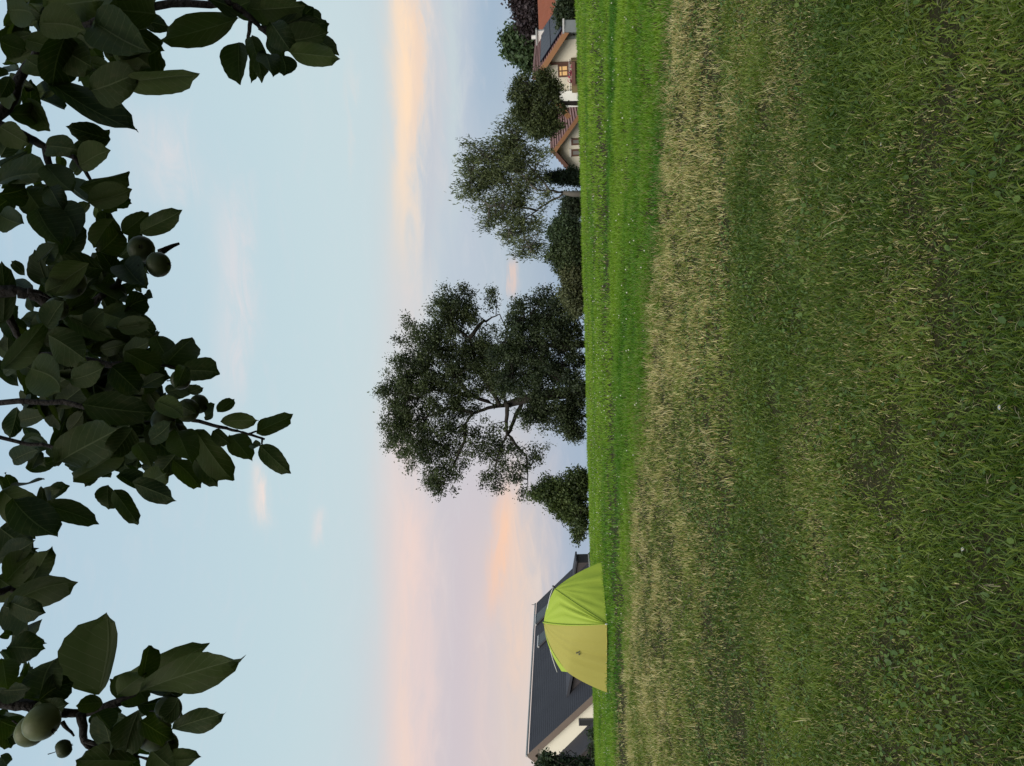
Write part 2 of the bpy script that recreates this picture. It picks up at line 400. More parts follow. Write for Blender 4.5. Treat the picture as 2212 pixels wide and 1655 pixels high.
# a few daisies in the mown foreground, each a thing
M['petal'] = material('daisy_petal', (.40, .40, .36), .7, .2, .05, 4)
M['yolk'] = material('daisy_centre', (.55, .40, .06), .8, .2, .1, 4)
M['stem_green'] = material('flower_stem', (.06, .10, .03), .7, .2, .1, 4)
def on_ground(px, py):
    d = ray(px, py); s = 1.0
    for _ in range(4000):
        p = CAM+d*s
        if p.z <= float(ground_z(p.x, p.y))+.05: break
        s += .006
    return p
flowers = [(2152, 882), (2067, 1196), (1896, 312)]
daisy = None
FL = ['small white daisy low in the grass straight below the largest tree', 'small white daisy in the grass below the cone shaped shrub', 'small white daisy in the mown grass below the cream gabled house', 'small white daisy in the darker grass below the solar panel house', 'small white daisy in the mown grass below the row of shrubs']
for i, (px, py) in enumerate(flowers):
    p = on_ground(px, py); gz = float(ground_z(p.x, p.y))
    if daisy is None:
        daisy = thing('daisy', FL[0], 'flower', (p.x, p.y, gz), 'daisies in the mown foreground'); daisy.scale = (.7,)*3
        b0 = Vector((p.x, p.y, gz)); hd = b0+Vector((.004, -.008, .058))
        mb = MB(); mb.tube([b0, b0+Vector((.003, -.002, .03)), hd], [.0011, .001, .0009], 4); mb.build('stem', M['stem_green'], daisy)
        mb = MB()
        for j in range(11):
            a = 2*math.pi*j/11; d1 = Vector((math.cos(a), math.sin(a), .25)); sd_ = Vector((-math.sin(a), math.cos(a), 0))
            mb.quad(hd+d1*.003-sd_*.001, hd+d1*.011-sd_*.0022, hd+d1*.0135, hd+d1*.011+sd_*.0022, hd+d1*.003+sd_*.001)
        mb.build('petals', M['petal'], daisy)
        mb = MB(); mb.tube([hd-Vector((0, 0, .001)), hd+Vector((0, 0, .002)), hd+Vector((0, 0, .0035))], [.0035, .0035, .0015], 7); mb.build('centre', M['yolk'], daisy)
    else:
        c = daisy.copy(); C.objects.link(c); c['label'] = FL[i]; c.scale = (.6,)*3; c.location = (p.x, p.y, gz); c.rotation_euler = (rng.normal(0, .25), rng.normal(0, .25), rng.random()*6)
        for ch in list(daisy.children):
            k_ = ch.copy(); C.objects.link(k_); k_.parent = c

# ------------------------------------------------------------------ houses
def on_height(x, y, z):                       # the point of a sight line at height z
    d = ray(x, y); return CAM+d*((z-CAM.z)/d.z)
Zv = Vector((0, 0, 1))
class Frame:
    """gable frame: g runs along the gable to the right, r along the ridge to the back"""
    def __init__(s, apex, ridge_pt=None, r=None):
        s.A = apex
        if r is None: r = ridge_pt-apex
        s.r = Vector((r.x, r.y, 0)).normalized(); s.g = Vector((s.r.y, -s.r.x, 0))
        s.o = Vector((apex.x, apex.y, float(ground_z(apex.x, apex.y))-.3)); s.h = apex.z-s.o.z
    def at(s, x, y, off=0.0):                  # local (g, z) of a pixel on the gable plane
        d = ray(x, y); q = s.o+s.r*off; tt = (q-CAM).dot(s.r)/d.dot(s.r); p = CAM+d*tt-s.o
        return p.dot(s.g), p.z
    def w(s, a, b, c): return s.o+s.g*a+s.r*b+Zv*c
    def box(s, mb, *k): mb.box(s.o, s.g, s.r, Zv, *k)
def roof_side(fr, mb, x_e, z_e, y0, y1, n, t=.10, step=.03):
    """one pitched side in n overlapping courses from ridge (0,h) to eave (x_e,z_e)"""
    h = fr.h; nrm = Vector((h-z_e, 0, abs(x_e))).normalized(); nx = nrm.x*(1 if x_e > 0 else -1); nz = nrm.z
    prof = []
    for i in range(n):
        for k_, lift in ((i/n, 0.0), ((i+1)/n, step)):
            prof.append((x_e*k_+nx*(t+lift), h+(z_e-h)*k_+nz*(t+lift)))
    prof += [(x_e, z_e), (0, h)]
    poly = [fr.w(a, y0, c) for a, c in prof]
    if x_e < 0: poly = poly[::-1]
    mb.prism(poly, fr.r*(y1-y0))
def verge(fr, mb, x_e, z_e, y0, y1, lo, hi):
    """board under the roof edge of the gable, lo..hi measured off the roof line"""
    h = fr.h; nrm = Vector((h-z_e, 0, abs(x_e))).normalized(); nx = nrm.x*(1 if x_e > 0 else -1); nz = nrm.z
    p = [(0+nx*hi*0, h+hi/max(nz, .2)), (x_e+nx*hi, z_e+nz*hi), (x_e+nx*lo, z_e+nz*lo), (0, h+lo/max(nz, .2))]
    mb.prism([fr.w(a, y0, c) for a, c in p], fr.r*(y1-y0))
def window(fr, parent, x0, x1, z0, z1, y=0.0, pane='glass', frame='white_frame', fw=.09, bars=(), sill=True, name='window'):
    mb = MB()
    for k_ in ((x0, x1, y-.05, y+.05, z1-fw, z1), (x0, x1, y-.05, y+.05, z0, z0+fw), (x0, x0+fw, y-.046, y+.05, z0+fw, z1-fw), (x1-fw, x1, y-.046, y+.05, z0+fw, z1-fw)): fr.box(mb, *k_)
    for (ax, q) in bars:
        if ax == 'v': fr.box(mb, x0+(x1-x0)*q-fw*.35, x0+(x1-x0)*q+fw*.35, y-.042, y+.04, z0+fw, z1-fw)
        else: fr.box(mb, x0+fw, x1-fw, y-.038, y+.04, z0+(z1-z0)*q-fw*.3, z0+(z1-z0)*q+fw*.3)
    o = mb.build(name, M[frame], parent)
    mb = MB(); fr.box(mb, x0+fw, x1-fw, y-.03, y+.03, z0+fw, z1-fw); pn = mb.build('pane', M[pane], o)
    if sill:
        mb = MB(); fr.box(mb, x0-.08, x1+.08, y-.16, y+.02, z0-.07, z0-.002); mb.build('sill', M['white_frame'], o)
    return o

# --- the dark-roofed house behind the tent
A0 = P(1144.9, 1632.1, 38); A1 = on_height(1161.4, 1304.7, A0.z)
f3 = Frame(A0, A1); L3 = (A1-A0).length
e3 = f3.at(1275.5, 1513)
print('H3 ridge', A0, L3, 'eave', e3, 'h', f3.h)
k3 = (f3.h-e3[1])/e3[0]                        # roof slope
xe = e3[0]+1.2; ze = f3.h-k3*xe
h3 = thing('dark_roofed_house', 'long house with dark slate roof and cream gable behind the tent', 'house', f3.o)
ov = .22
mb = MB(); mb.prism([f3.w(-xe+.5, ov, 0), f3.w(xe-.5, ov, 0), f3.w(xe-.5, ov, ze+.5*k3-.12), f3.w(0, ov, f3.h-.12), f3.w(-xe+.5, ov, ze+.5*k3-.12)], f3.r*(L3-2*ov))
mb.build('wall', M['cream'], h3)
mb = MB(); roof_side(f3, mb, xe, ze, 0, L3, 40, .10, .006); roof_side(f3, mb, -xe, ze, 0, L3, 40, .10, .006); rf3 = mb.build('roof', M['slate'], h3)
mb = MB(); verge(f3, mb, xe, ze, -.04, .0-.003, -.17, .13); mb.build('verge_board', M['slate_edge'], rf3)
mb = MB(); verge(f3, mb, -xe, ze, -.04, .0-.003, -.17, .13); mb.build('verge_board', M['slate_edge'], rf3)
mb = MB(); verge(f3, mb, xe, ze, 0, ov-.01, -.14, -.06); verge(f3, mb, -xe, ze, 0, ov-.01, -.14, -.06); mb.build('soffit', M['slate_edge'], rf3)
mb = MB(); mb.tube([f3.w(0, -.06, f3.h+.17), f3.w(0, L3+.05, f3.h+.17)], [.055, .055], 6); mb.build('ridge_cap', M['metal'], rf3)
mb = MB(); mb.tube([f3.w(0, L3-.1, f3.h+.2), f3.w(0, L3-.1, f3.h+.42)], [.025, .015], 5); mb.build('lightning_rod', M['dark_metal'], rf3)
# roof windows and dormer on the visible slope
def on_slope(x, y, fr, k):                     # ridge distance and drop of a pixel on the right slope
    nrm = Vector((fr.g.x*k, fr.g.y*k, 1)).normalized(); q = fr.A+nrm*.16; d = ray(x, y); tt = (q-CAM).dot(nrm)/d.dot(nrm); p = CAM+d*tt-fr.o
    return p.dot(fr.g), p.dot(fr.r)
sl = (f3.g-Zv*k3).normalized(); nr3 = Vector((f3.g.x*k3, f3.g.y*k3, 1)).normalized()
for (x_, y_) in ((1164, 1331), (1170.5, 1377)):
    a, b = on_slope(x_+5, y_, f3, k3); base = f3.w(a, b, f3.h-k3*a)+nr3*.16
    mb = MB(); mb.box(base, sl, f3.r, nr3, -.55, .55, -.62, .62, 0, .09); o = mb.build('roof_window', M['dark_metal'], h3)
    mb = MB(); mb.box(base, sl, f3.r, nr3, -.45, .45, -.52, .52, .085, .10); mb.build('pane', M['glass'], o)
    mb = MB(); mb.box(base, sl, f3.r, nr3, -.66, -.56, -.64, .64, .0, .12); mb.build('flashing', M['metal'], o)
a, b = on_slope(1222, 1478, f3, k3)            # shed dormer
base = f3.w(a, b, f3.h-k3*a)
mb = MB(); mb.prism([base+f3.r*(-.9)+Zv*0, base+f3.r*(-.9)+f3.g*1.3+Zv*(-.28), base+f3.r*(-.9)+f3.g*1.3+Zv*(-1.3*k3)], f3.r*3.4); dm = mb.build('dormer', M['dark_clad'], h3)
mb = MB(); mb.prism([base+f3.r*(-1.1)+f3.g*(-.25)+Zv*(.12), base+f3.r*(-1.1)+f3.g*1.5+Zv*(-.24), base+f3.r*(-1.1)+f3.g*1.5+Zv*(-.12), base+f3.r*(-1.1)+f3.g*(-.25)+Zv*(.26)], f3.r*3.8); mb.build('dormer_roof', M['slate'], dm)
mb = MB(); mb.box(base+f3.g*1.305, f3.r, f3.g, Zv, -.7, 2.3, 0, .04, -.95, -.4); mb.build('pane', M['glass'], dm)
a, b = on_slope(1236, 1238, f3, k3); base = f3.w(a, b, f3.h-k3*a)
mb = MB(); mb.prism([base+f3.r*(-.6), base+f3.r*(-.6)+f3.g*1.0+Zv*(-.15), base+f3.r*(-.6)+f3.g*1.0+Zv*(-1.0*k3)], f3.r*1.4); dm = mb.build('dormer', M['dark_clad'], h3)
mb = MB(); mb.prism([base+f3.r*(-.7)+f3.g*(-.2)+Zv*(.10), base+f3.r*(-.7)+f3.g*1.15+Zv*(-.14), base+f3.r*(-.7)+f3.g*1.15+Zv*(-.04), base+f3.r*(-.7)+f3.g*(-.2)+Zv*(.22)], f3.r*1.6); mb.build('dormer_roof', M['slate'], dm)
x0, zt = f3.at(1250.3, 1566.4, ov); x1, _ = f3.at(1250.3, 1551.9, ov)
window(f3, h3, x0, x1, zt-1.7, zt, ov-.02, 'glass', 'dark_metal', .06)
x0b, zb = f3.at(1211.7, 1630, ov); x1b, zb1 = f3.at(1270.3, 1572.5, ov)   # lean-to in front of the gable
kk = (zb-zb1)/(x1b-x0b); xl = x0b-1.6
mb = MB(); mb.prism([f3.w(xl, -1.05, 0), f3.w(x1b+.9, -1.05, 0), f3.w(x1b+.9, -1.05, zb-kk*(x1b+.9-x0b)), f3.w(xl, -1.05, zb+kk*1.6)], f3.r*(1.04+ov)); lt = mb.build('lean_to', M['dark_clad'], h3)
mb = MB(); mb.prism([f3.w(x1b+1.0, -1.2, zb-kk*(x1b+1.0-x0b)), f3.w(x1b+1.0, -1.2, zb-kk*(x1b+1.0-x0b)+.13), f3.w(xl, -1.2, zb+kk*1.6+.13), f3.w(xl, -1.2, zb+kk*1.6)], f3.r*(1.195+ov)); mb.build('lean_to_roof', M['slate'], lt)
mb = MB()
for i in range(9):
    zz = .3+i*.42; xr = min(x1b+.88, x0b+(zb-zz-.1)/kk)
    if xr > xl+.3: f3.box(mb, xl+.02, xr, -1.075, -1.052, zz-.39, zz)
mb.build('boarding', M['dark_clad'], lt)

# --- cream house with brown tiles, in the middle of the right half
A0 = P(1196.2, 328.1, 50)
f2 = Frame(A0, r=Vector((.50, .866, 0)))
e2 = f2.at(1247.8, 255.9); k2 = (f2.h-e2[1])/e2[0]
print('H2', A0, 'eave', e2, 'h', f2.h)
xe = e2[0]+.9; ze = f2.h-k2*xe; L2 = 11.0
h2 = thing('cream_house', 'small cream gabled house with brown tiled roof between the willow and the bushy tree', 'house', f2.o)
mb = MB(); mb.prism([f2.w(-xe+.6, .6, 0), f2.w(xe-.6, .6, 0), f2.w(xe-.6, .6, ze+.6*k2-.12), f2.w(0, .6, f2.h-.12), f2.w(-xe+.6, .6, ze+.6*k2-.12)], f2.r*(L2-1.2)); mb.build('wall', M['cream'], h2)
mb = MB(); roof_side(f2, mb, xe, ze, 0, L2, 15, .10, .07); roof_side(f2, mb, -xe, ze, 0, L2, 15, .10, .07); rf = mb.build('roof', M['tile_brown'], h2)
mb = MB(); verge(f2, mb, xe, ze, -.05, -.003, -.13, .10); mb.build('verge_board', M['orange_wood'], rf)
mb = MB(); verge(f2, mb, -xe, ze, -.05, -.003, -.13, .10); mb.build('verge_board', M['brown_wood'], rf)
mb = MB(); verge(f2, mb, xe, ze, 0, .595, -.12, -.03); verge(f2, mb, -xe, ze, 0, .595, -.12, -.03); mb.build('soffit', M['brown_wood'], rf)
mb = MB(); mb.tube([f2.w(0, -.05, f2.h+.13), f2.w(0, L2, f2.h+.13)], [.1, .1], 6); mb.build('ridge_cap', M['tile_brown'], rf)
mb = MB(); f2.box(mb, 2.6, 4.0, 4.5, 8.5, f2.h-2.6*k2-1.2, f2.h-2.6*k2+.5); dm = mb.build('dormer', M['brown_wood'], h2)
mb = MB(); f2.box(mb, 2.2, 4.3, 4.2, 8.8, f2.h-2.6*k2+.503, f2.h-2.6*k2+.65); mb.build('dormer_roof', M['tile_brown'], dm)
for (ya, yb, pn) in ((299.1, 313.6, 'curtain'), (322.8, 337.8, 'curtain')):
    x1, zt = f2.at(1233.7, ya, .6); x0, _ = f2.at(1233.7, yb, .6)
    window(f2, h2, x0, x1, zt-1.25, zt, .58, pn, 'brown_wood', .1)
    mb = MB(); f2.box(mb, x0-.04, x1+.04, .52, .61, zt+.004, zt+.12); mb.build('window_head', M['white_frame'], h2)

# --- the big house at the right with solar panels and a red wing
A0 = P(1158.5, 168, 42); A1 = on_height(1163.5, 84, A0.z)
f1 = Frame(A0, A1); L1 = min((A1-A0).length, 22)
e1 = f1.at(1223.5, 67); k1 = (f1.h-e1[1])/e1[0]
print('H1', A0, A1, L1, 'eave', e1, 'h', f1.h)
xe, ze = e1; ov = .7
h1 = thing('solar_panel_house', 'big cream house with solar panels on its tiled roof and a red tiled wing', 'house', f1.o)
mb = MB(); mb.prism([f1.w(-xe+.5, ov, 0), f1.w(xe-.5, ov, 0), f1.w(xe-.5, ov, ze+.5*k1-.12), f1.w(0, ov, f1.h-.12), f1.w(-xe+.5, ov, ze+.5*k1-.12)], f1.r*(L1-2*ov)); mb.build('wall', M['cream'], h1)
mb = MB(); roof_side(f1, mb, xe, ze, 0, L1, 16, .10, .06); roof_side(f1, mb, -xe, ze, 0, L1, 16, .10, .06); rf = mb.build('roof', M['tile_brown'], h1)
mb = MB(); verge(f1, mb, xe, ze, -.05, -.003, -.17, .10); mb.build('verge_board', M['orange_wood'], rf)
mb = MB(); verge(f1, mb, -xe, ze, -.05, -.003, -.17, .10); mb.build('verge_board', M['orange_wood'], rf)
mb = MB(); mb.tube([f1.w(0, -.05, f1.h+.14), f1.w(0, L1, f1.h+.14)], [.12, .12], 6); mb.build('ridge_cap', M['tile_brown'], rf)
sl = (f1.g-Zv*k1).normalized(); nr1 = Vector((f1.g.x*k1, f1.g.y*k1, 1)).normalized(); SL = math.hypot(xe, f1.h-ze)
for i in range(2):
    for j in range(7):
        b0 = .5+j*(L1-3)/7; s0 = SL*(.26+.36*i)
        base = f1.w(0, 0, f1.h)+nr1*.2
        mb = MB(); mb.box(base, sl, f1.r, nr1, s0, s0+SL*.34, b0, b0+(L1-3)/7-.06, 0, .05); mb.build('solar_panel', M['solar'], h1)
mb = MB(); mb.tube([f1.w(xe+.1, -.05, ze+.05), f1.w(xe+.1, L1, ze+.05)], [.09, .09], 6); mb.build('gutter', M['metal'], h1)
cb = P(1178, 79, (f1.o+f1.r*L1).y-4.0)
mb = MB(); mb.box(cb, f1.g, f1.r, Zv, -.42, .42, -.4, .4, -.9, .55); ch = mb.build('chimney', M['chimney'], h1)
mb = MB(); mb.box(cb, f1.g, f1.r, Zv, -.52, .52, -.5, .5, .553, .66); mb.build('chimney_cap', M['grey_wall'], ch)
mb = MB(); mb.tube([cb+Zv*.66, cb+Zv*.95], [.14, .14], 8); mb.build('flue', M['chimney'], ch)
# red wing: ridge runs across the view
W0 = P(1165.4, -260, 58); W1 = on_height(1168.0, 62, W0.z+.0) if False else P(1168.0, 80, 58)
W1.z = W0.z = (W0.z+W1.z)/2+0.0
Wa = P(1165.4, 0, 58); Wb = P(1167.9, 55, 58)
wr = Vector((Wb.x-Wa.x, 0, 0)).normalized(); zr = Wa.z; ze_ = P(1203.5, 25, 54.5).z
wx0, wx1 = P(1166, 84, 58).x, P(1166, -260, 58).x
mb = MB(); n = 14; prof = []
for i in range(n):
    for k_, lift in ((i/n, 0), ((i+1)/n, .05)): prof.append((58-3.5*k_, zr+(ze_-zr)*k_+.12+lift))
prof += [(54.5, ze_), (58, zr), (61.5, ze_), (61.5, ze_+.12), (58, zr+.14)]
poly = [Vector((wx0, a, c)) for a, c in prof][::-1]; mb.prism(poly, Vector((wx1-wx0, 0, 0))); wing = mb.build('wing_roof', M['tile_red'], h1)
mb = MB(); mb.hexa([Vector((wx0+.3, 55.2, zr-8)), Vector((wx1, 55.2, zr-8)), Vector((wx1, 60.8, zr-8)), Vector((wx0+.3, 60.8, zr-8))], [Vector((wx0+.3, 55.2, ze_-.02)), Vector((wx1, 55.2, ze_-.02)), Vector((wx1, 60.8, ze_-.02)), Vector((wx0+.3, 60.8, ze_-.02))]); mb.build('wing_wall', M['brown_wood'], h1)
mb = MB(); mb.tube([Vector((wx0, 54.4, ze_)), Vector((wx1, 54.4, ze_))], [.08, .08], 6); mb.build('gutter', M['metal'], h1)
# facade: downspout, lit loggia window, balcony
def fbox(parent, name, mat, xa, ya, xb, yb, y0, y1, off=ov):
    """box on the facade between two picture corners, standing from y0 to y1 in front of / behind the wall"""
    x0, z0 = f1.at(xa, ya, off); x1, z1 = f1.at(xb, yb, off)
    mb = MB(); f1.box(mb, min(x0, x1), max(x0, x1), off+y0, off+y1, min(z0, z1), max(z0, z1)); return mb.build(name, M[mat], parent)
fbox(h1, 'downspout', 'brown_wood', 1187, 135.4, 1240, 137.2, -.12, -.02)
x0, z1 = f1.at(1205.6, 167, ov); x1, z0 = f1.at(1228, 138.5, ov)
wn = window(f1, h1, x0, x1, z0, z1, ov-.04, 'lit', 'brown_wood', .09, (('v', .5), ('h', .62)), False)
fbox(h1, 'balcony_beam', 'dark_metal', 1204.4, 139, 1206.2, 182, -.75, -.6)
bal = fbox(h1, 'balcony', 'hedge_wall', 1233, 125, 1262, 193, -.9, -.02)
fbox(bal, 'rail', 'white_frame', 1228.2, 123, 1229.3, 190, -.95, -.88)
fbox(bal, 'rail', 'dark_metal', 1230.4, 123, 1231.3, 190, -.95, -.88)
for i in range(9): fbox(bal, 'rail_post', 'dark_metal', 1229.3, 125+i*8, 1233.5, 125.5+i*8, -.94, -.9)
fbox(h1, 'white_wall', 'white_render', 1207.7, 194.6, 1262, 226, -.5, -.02)
fl = thing('balcony_flowers', 'pink flowers in a planter on the lit balcony', 'flowers', f1.o)
bx0, bz0 = f1.at(1229, 148, ov); mb = MB()
mb2 = MB(); f1.box(mb2, bx0-.7, bx0+.5, ov-1.25, ov-.98, bz0-.30, bz0-.12); mb2.build('planter', M['brown_wood'], fl)
for i in range(70):
    c = f1.w(bx0-.1+rng.normal(0, .24), ov-1.1+rng.normal(0, .06), bz0-.05+rng.normal(0, .09)); a = Vector(rng.normal(0, .035, 3)); b = Vector(rng.normal(0, .035, 3)); mb.quad(c+a, c+b, c-a, c-b)
mb.build('blossoms', M['flower_pink'], fl)
gw = thing('garden_wall', 'low pale grey garden wall at the corner of the solar panel house', 'wall', P(1240, 47, 40))
mb = MB(); a, b = P(1219, 69, 40), P(1219, 43, 40.6); a2, b2 = P(1256, 69, 40), P(1256, 43, 40.6); off = Vector((.1, .3, 0))
mb.hexa([a2, b2, b2+off, a2+off], [a, b, b+off, a+off]); mb.build('wall_body', M['grey_wall'], gw)
mb = MB(); mb.hexa([a+Vector((-.05, -.05, .003)), b+Vector((.05, -.05, .003)), b+off+Vector((.05, .05, .003)), a+off+Vector((-.05, .05, .003))], [a+Vector((-.05, -.05, .09)), b+Vector((.05, -.05, .09)), b+off+Vector((.05, .05, .09)), a+off+Vector((-.05, .05, .09))]); mb.build('coping', M['chimney'], gw)

# ------------------------------------------------------------------ trees
def zoom4(x, y): return 918+x/3.7236, y/3.7236
def zoom5(x, y): return 918+x/3.7236, 270+y/3.7236
def zoom6(x, y): return 756+x/2.785, 594+y/2.785
def sphere_pts(n):
    v = rng.normal(0, 1, (n, 3)); v /= np.linalg.norm(v, axis=1)[:, None]; return v*(rng.random(n)**(1/2.4))[:, None]
def leaf_cloud(centres, per, sig, size, aspect, c1, c2, droop=0.0):
    """leaf-shaped faces in clumps round the twig ends"""
    n = len(centres)*per; cen = np.repeat(centres, per, 0)
    shade = np.repeat(rng.random(len(centres)), per)
    p = cen+rng.normal(0, 1, (n, 3))*np.array([sig, sig, sig*(1+droop*.6)])
    d = rng.normal(0, 1, (n, 3)); d[:, 2] -= droop*1.6; d /= np.linalg.norm(d, axis=1)[:, None]
    nr = (p-cen)/max(sig, .01)*.5+rng.normal(0, .55, (n, 3))+np.array([0, 0, .45])
    w = np.cross(d, nr); w /= np.linalg.norm(w, axis=1)[:, None]
    L = size*(.55+.9*rng.random(n))[:, None]; W = L/aspect
    bend = np.cross(d, w)*L*.15
    V = np.stack([p-d*L*.5, p+w*W*.5+bend*.5, p+d*L*.5, p-w*W*.5+bend*.5], 1).reshape(-1, 3)
    i4 = np.arange(n)*4; q = np.stack([i4, i4+1, i4+2, i4+3], -1)
    tt = np.clip(.80*shade+.30*(rng.random(n)-.2), 0, 1)
    return V, q, np.repeat(pick(c1, c2, tt), 4, 0)
def grow(name, label, cat, base, D, blobs, zm, trunk, limbs, n_clump, per, sig, size, aspect, c1, c2, droop=0, bark='bark', group=None, tr=.2, twigs=True):
    """tree or shrub: blobs = crown masses (picture x, y, half sizes, weight), trunk and limbs = paths"""
    bx, by = zm(*base); b = P(bx, by, D); b.z = float(ground_z(b.x, b.y))-.05
    root = thing(name, label, cat, b, group); o3 = np.array(b)
    sc = D/F; cs = []; k = zm(1, 0)[0]-zm(0, 0)[0]
    wts = np.array([bl[2]*bl[3]*(bl[4] if len(bl) > 4 else 1) for bl in blobs], float); wts /= wts.sum()
    for bl, w in zip(blobs, wts):
        x, y = zm(bl[0], bl[1]); c = np.array(P(x, y, D+(bl[5] if len(bl) > 5 else 0)))
        rz, rx = bl[2]*k*sc, bl[3]*k*sc; n = max(2, int(n_clump*w))
        ax3 = np.array([rx, (rx+rz)*.45, rz])
        cs.append(c+sphere_pts(n)*ax3*(1+rng.normal(0, .10, (n, 1))))
        for _ in range(max(1, n//14)):             # shoots that break the outline
            v = rng.normal(0, 1, 3); v[2] += .2; v /= np.linalg.norm(v)
            for q_ in (.9, 1.03, 1.15, 1.26): cs.append((c+v*ax3*q_+rng.normal(0, .05, 3)*ax3)[None])
    cs = np.concatenate(cs)
    if trunk:
        pts = [P(*zm(x, y), D+(z[0] if z else 0)) for x, y, *z in trunk]; pts[0].z = min(pts[0].z, float(ground_z(pts[0].x, pts[0].y))-.1)
        if pts[0].z < b.z-.05: pass
        n = len(pts); rad = [tr*(1-.55*i/(n-1)) for i in range(n)]
        pts = [b-Vector((0, 0, .1))]+pts[1:] if len(pts) > 1 else pts
        mb = MB(); mb.tube(pts, rad, 9); mb.build('trunk', M[bark], root, True)
        ends = [pts[-1]]
    else: ends = [b+Vector((0, 0, .15))]
    nodes = list(ends)+([p_ for p_ in pts[1:]] if trunk else [])
    if limbs:
        for lm in limbs:
            pts = [P(*zm(x, y), D+(z[0] if z else rng.normal(0, .3))) for x, y, *z in lm]
            fine = []
            for a_, b_ in zip(pts[:-1], pts[1:]):
                for q_ in range(3): fine.append(a_.lerp(b_, q_/3)+Vector(rng.normal(0, .035*(1 if q_ else 0), 3)))
            fine.append(pts[-1]); n = len(fine)
            mb = MB(); mb.tube(fine, [max(.018, tr*.32*(1-.85*i/(n-1))) for i in range(n)], 6); mb.build('limb', M[bark], root, True)
            nodes += fine[2:]
    if twigs and nodes:
        mb = MB(); nd = np.array([tuple(p_) for p_ in nodes])
        for c in cs[rng.random(len(cs)) < min(1, 420/len(cs))]:
            j = np.argmin(((nd-c)**2).sum(1)); a_ = Vector(nd[j]); b_ = Vector(c)
            if (a_-b_).length < .15: continue
            mid = a_.lerp(b_, .5)+Vector(rng.normal(0, .12*(a_-b_).length, 3)); mb.tube([a_, mid, b_], [.03, .018, .007], 4)
        if mb.v: mb.build('twigs', M[bark], root)['kind'] = 'stuff'
    V, q, ct = leaf_cloud(cs, per, sig, size, aspect, c1, c2, droop)
    cr = np_mesh('crown', V-o3, None, M['foliage'], root, ct, q)
    return root
DK1, DK2 = (.013, .021, .011), (.082, .104, .040)
ol1, ol2 = (.026, .036, .014), (.095, .105, .042)
# the big tree in the middle
grow('broad_tree', 'largest tree, tall broad dark crown with a leaning trunk in the middle', 'tree', (1410, 690), 45,
     [(600, 240, 150, 140), (690, 180, 110, 90), (500, 400, 180, 170), (330, 640, 130, 170), (480, 660, 190, 200), (290, 880, 110, 150), (430, 950, 190, 190), (560, 1150, 130, 140),
      (500, 1270, 70, 50), (650, 560, 140, 180), (780, 420, 130, 150), (640, 820, 110, 150), (720, 1020, 120, 120, .6), (850, 960, 110, 120, .45), (900, 1130, 120, 130, .5), (1000, 1050, 120, 110, .3),
      (1130, 1090, 110, 80, .25), (880, 1250, 80, 70, .4), (1040, 1270, 60, 60, .3), (850, 160, 60, 60, .5), (860, 600, 140, 180), (940, 620, 150, 140)], zoom6,
     [(1410, 690), (1200, 720), (1040, 750), (930, 785)],
     [[(930, 785), (830, 800), (740, 835), (690, 900), (560, 960), (440, 1000)], [(690, 900), (690, 1000), (620, 1150), (520, 1250)], [(1040, 755), (985, 880), (950, 960), (1010, 1040), (1060, 1080), (1070, 1200), (1060, 1290)],
      [(950, 775), (940, 880), (945, 960), (920, 1010), (880, 1120), (880, 1240)], [(880, 790), (720, 720), (500, 690), (360, 750), (260, 800)], [(720, 720), (600, 560), (500, 440), (420, 380)], [(900, 780), (780, 560), (720, 380), (610, 300), (590, 180)],
      [(720, 380), (790, 290), (840, 265), (900, 235)], [(740, 830), (600, 800), (450, 860), (330, 900)], [(500, 690), (480, 600), (350, 600)]],
     1000, 76, .18, .135, 2.0, DK1, DK2, .25, 'bark', tr=.42)
grow('dark_tree', 'dense dark tree pressed against the right side of the largest tree', 'tree', (1400, 420), 43,
     [(1120, 260, 170, 150), (1010, 420, 150, 170), (1180, 460, 180, 190), (1080, 620, 190, 110), (1270, 300, 110, 150), (1180, 130, 90, 60, .7), (1300, 180, 90, 70, .7), (1290, 560, 90, 110), (1360, 400, 40, 200), (1330, 630, 70, 50, 1.2, -1), (1390, 660, 25, 30, 1, -1)], zoom6,
     [(1400, 420), (1250, 420), (1100, 430)], [[(1250, 420), (1150, 300), (1050, 250)], [(1200, 425), (1120, 550), (980, 600)], [(1100, 430), (1000, 420), (930, 400)]],
     440, 80, .18, .135, 1.9, (.013, .021, .012), (.064, .086, .036), .1, tr=.22)
grow('dark_shrub', 'tall dark shrub left of the leaning trunk of the largest tree', 'shrub', (1410, 850), 43.5,
     [(1200, 840, 160, 95), (1320, 890, 90, 85), (1110, 810, 70, 60), (1370, 930, 50, 60), (1330, 775, 70, 45, 1), (1380, 770, 30, 40)], zoom6, [(1410, 850), (1300, 850), (1180, 840)], None,
     200, 66, .16, .13, 1.9, (.013, .021, .011), (.064, .084, .034), .3, tr=.1)
grow('cone_shrub', 'olive green cone shaped shrub beside the dark roofed house', 'shrub', (1425, 1360), 36,
     [(1330, 1290, 105, 115), (1360, 1430, 80, 120), (1230, 1310, 110, 80), (1130, 1310, 75, 42), (1385, 1530, 45, 60), (1390, 1230, 40, 70), (1290, 1390, 80, 80)], zoom6, [(1425, 1360), (1330, 1340), (1200, 1320)], None,
     320, 58, .14, .125, 1.8, (.022, .036, .012), (.095, .125, .036), 0, tr=.09)
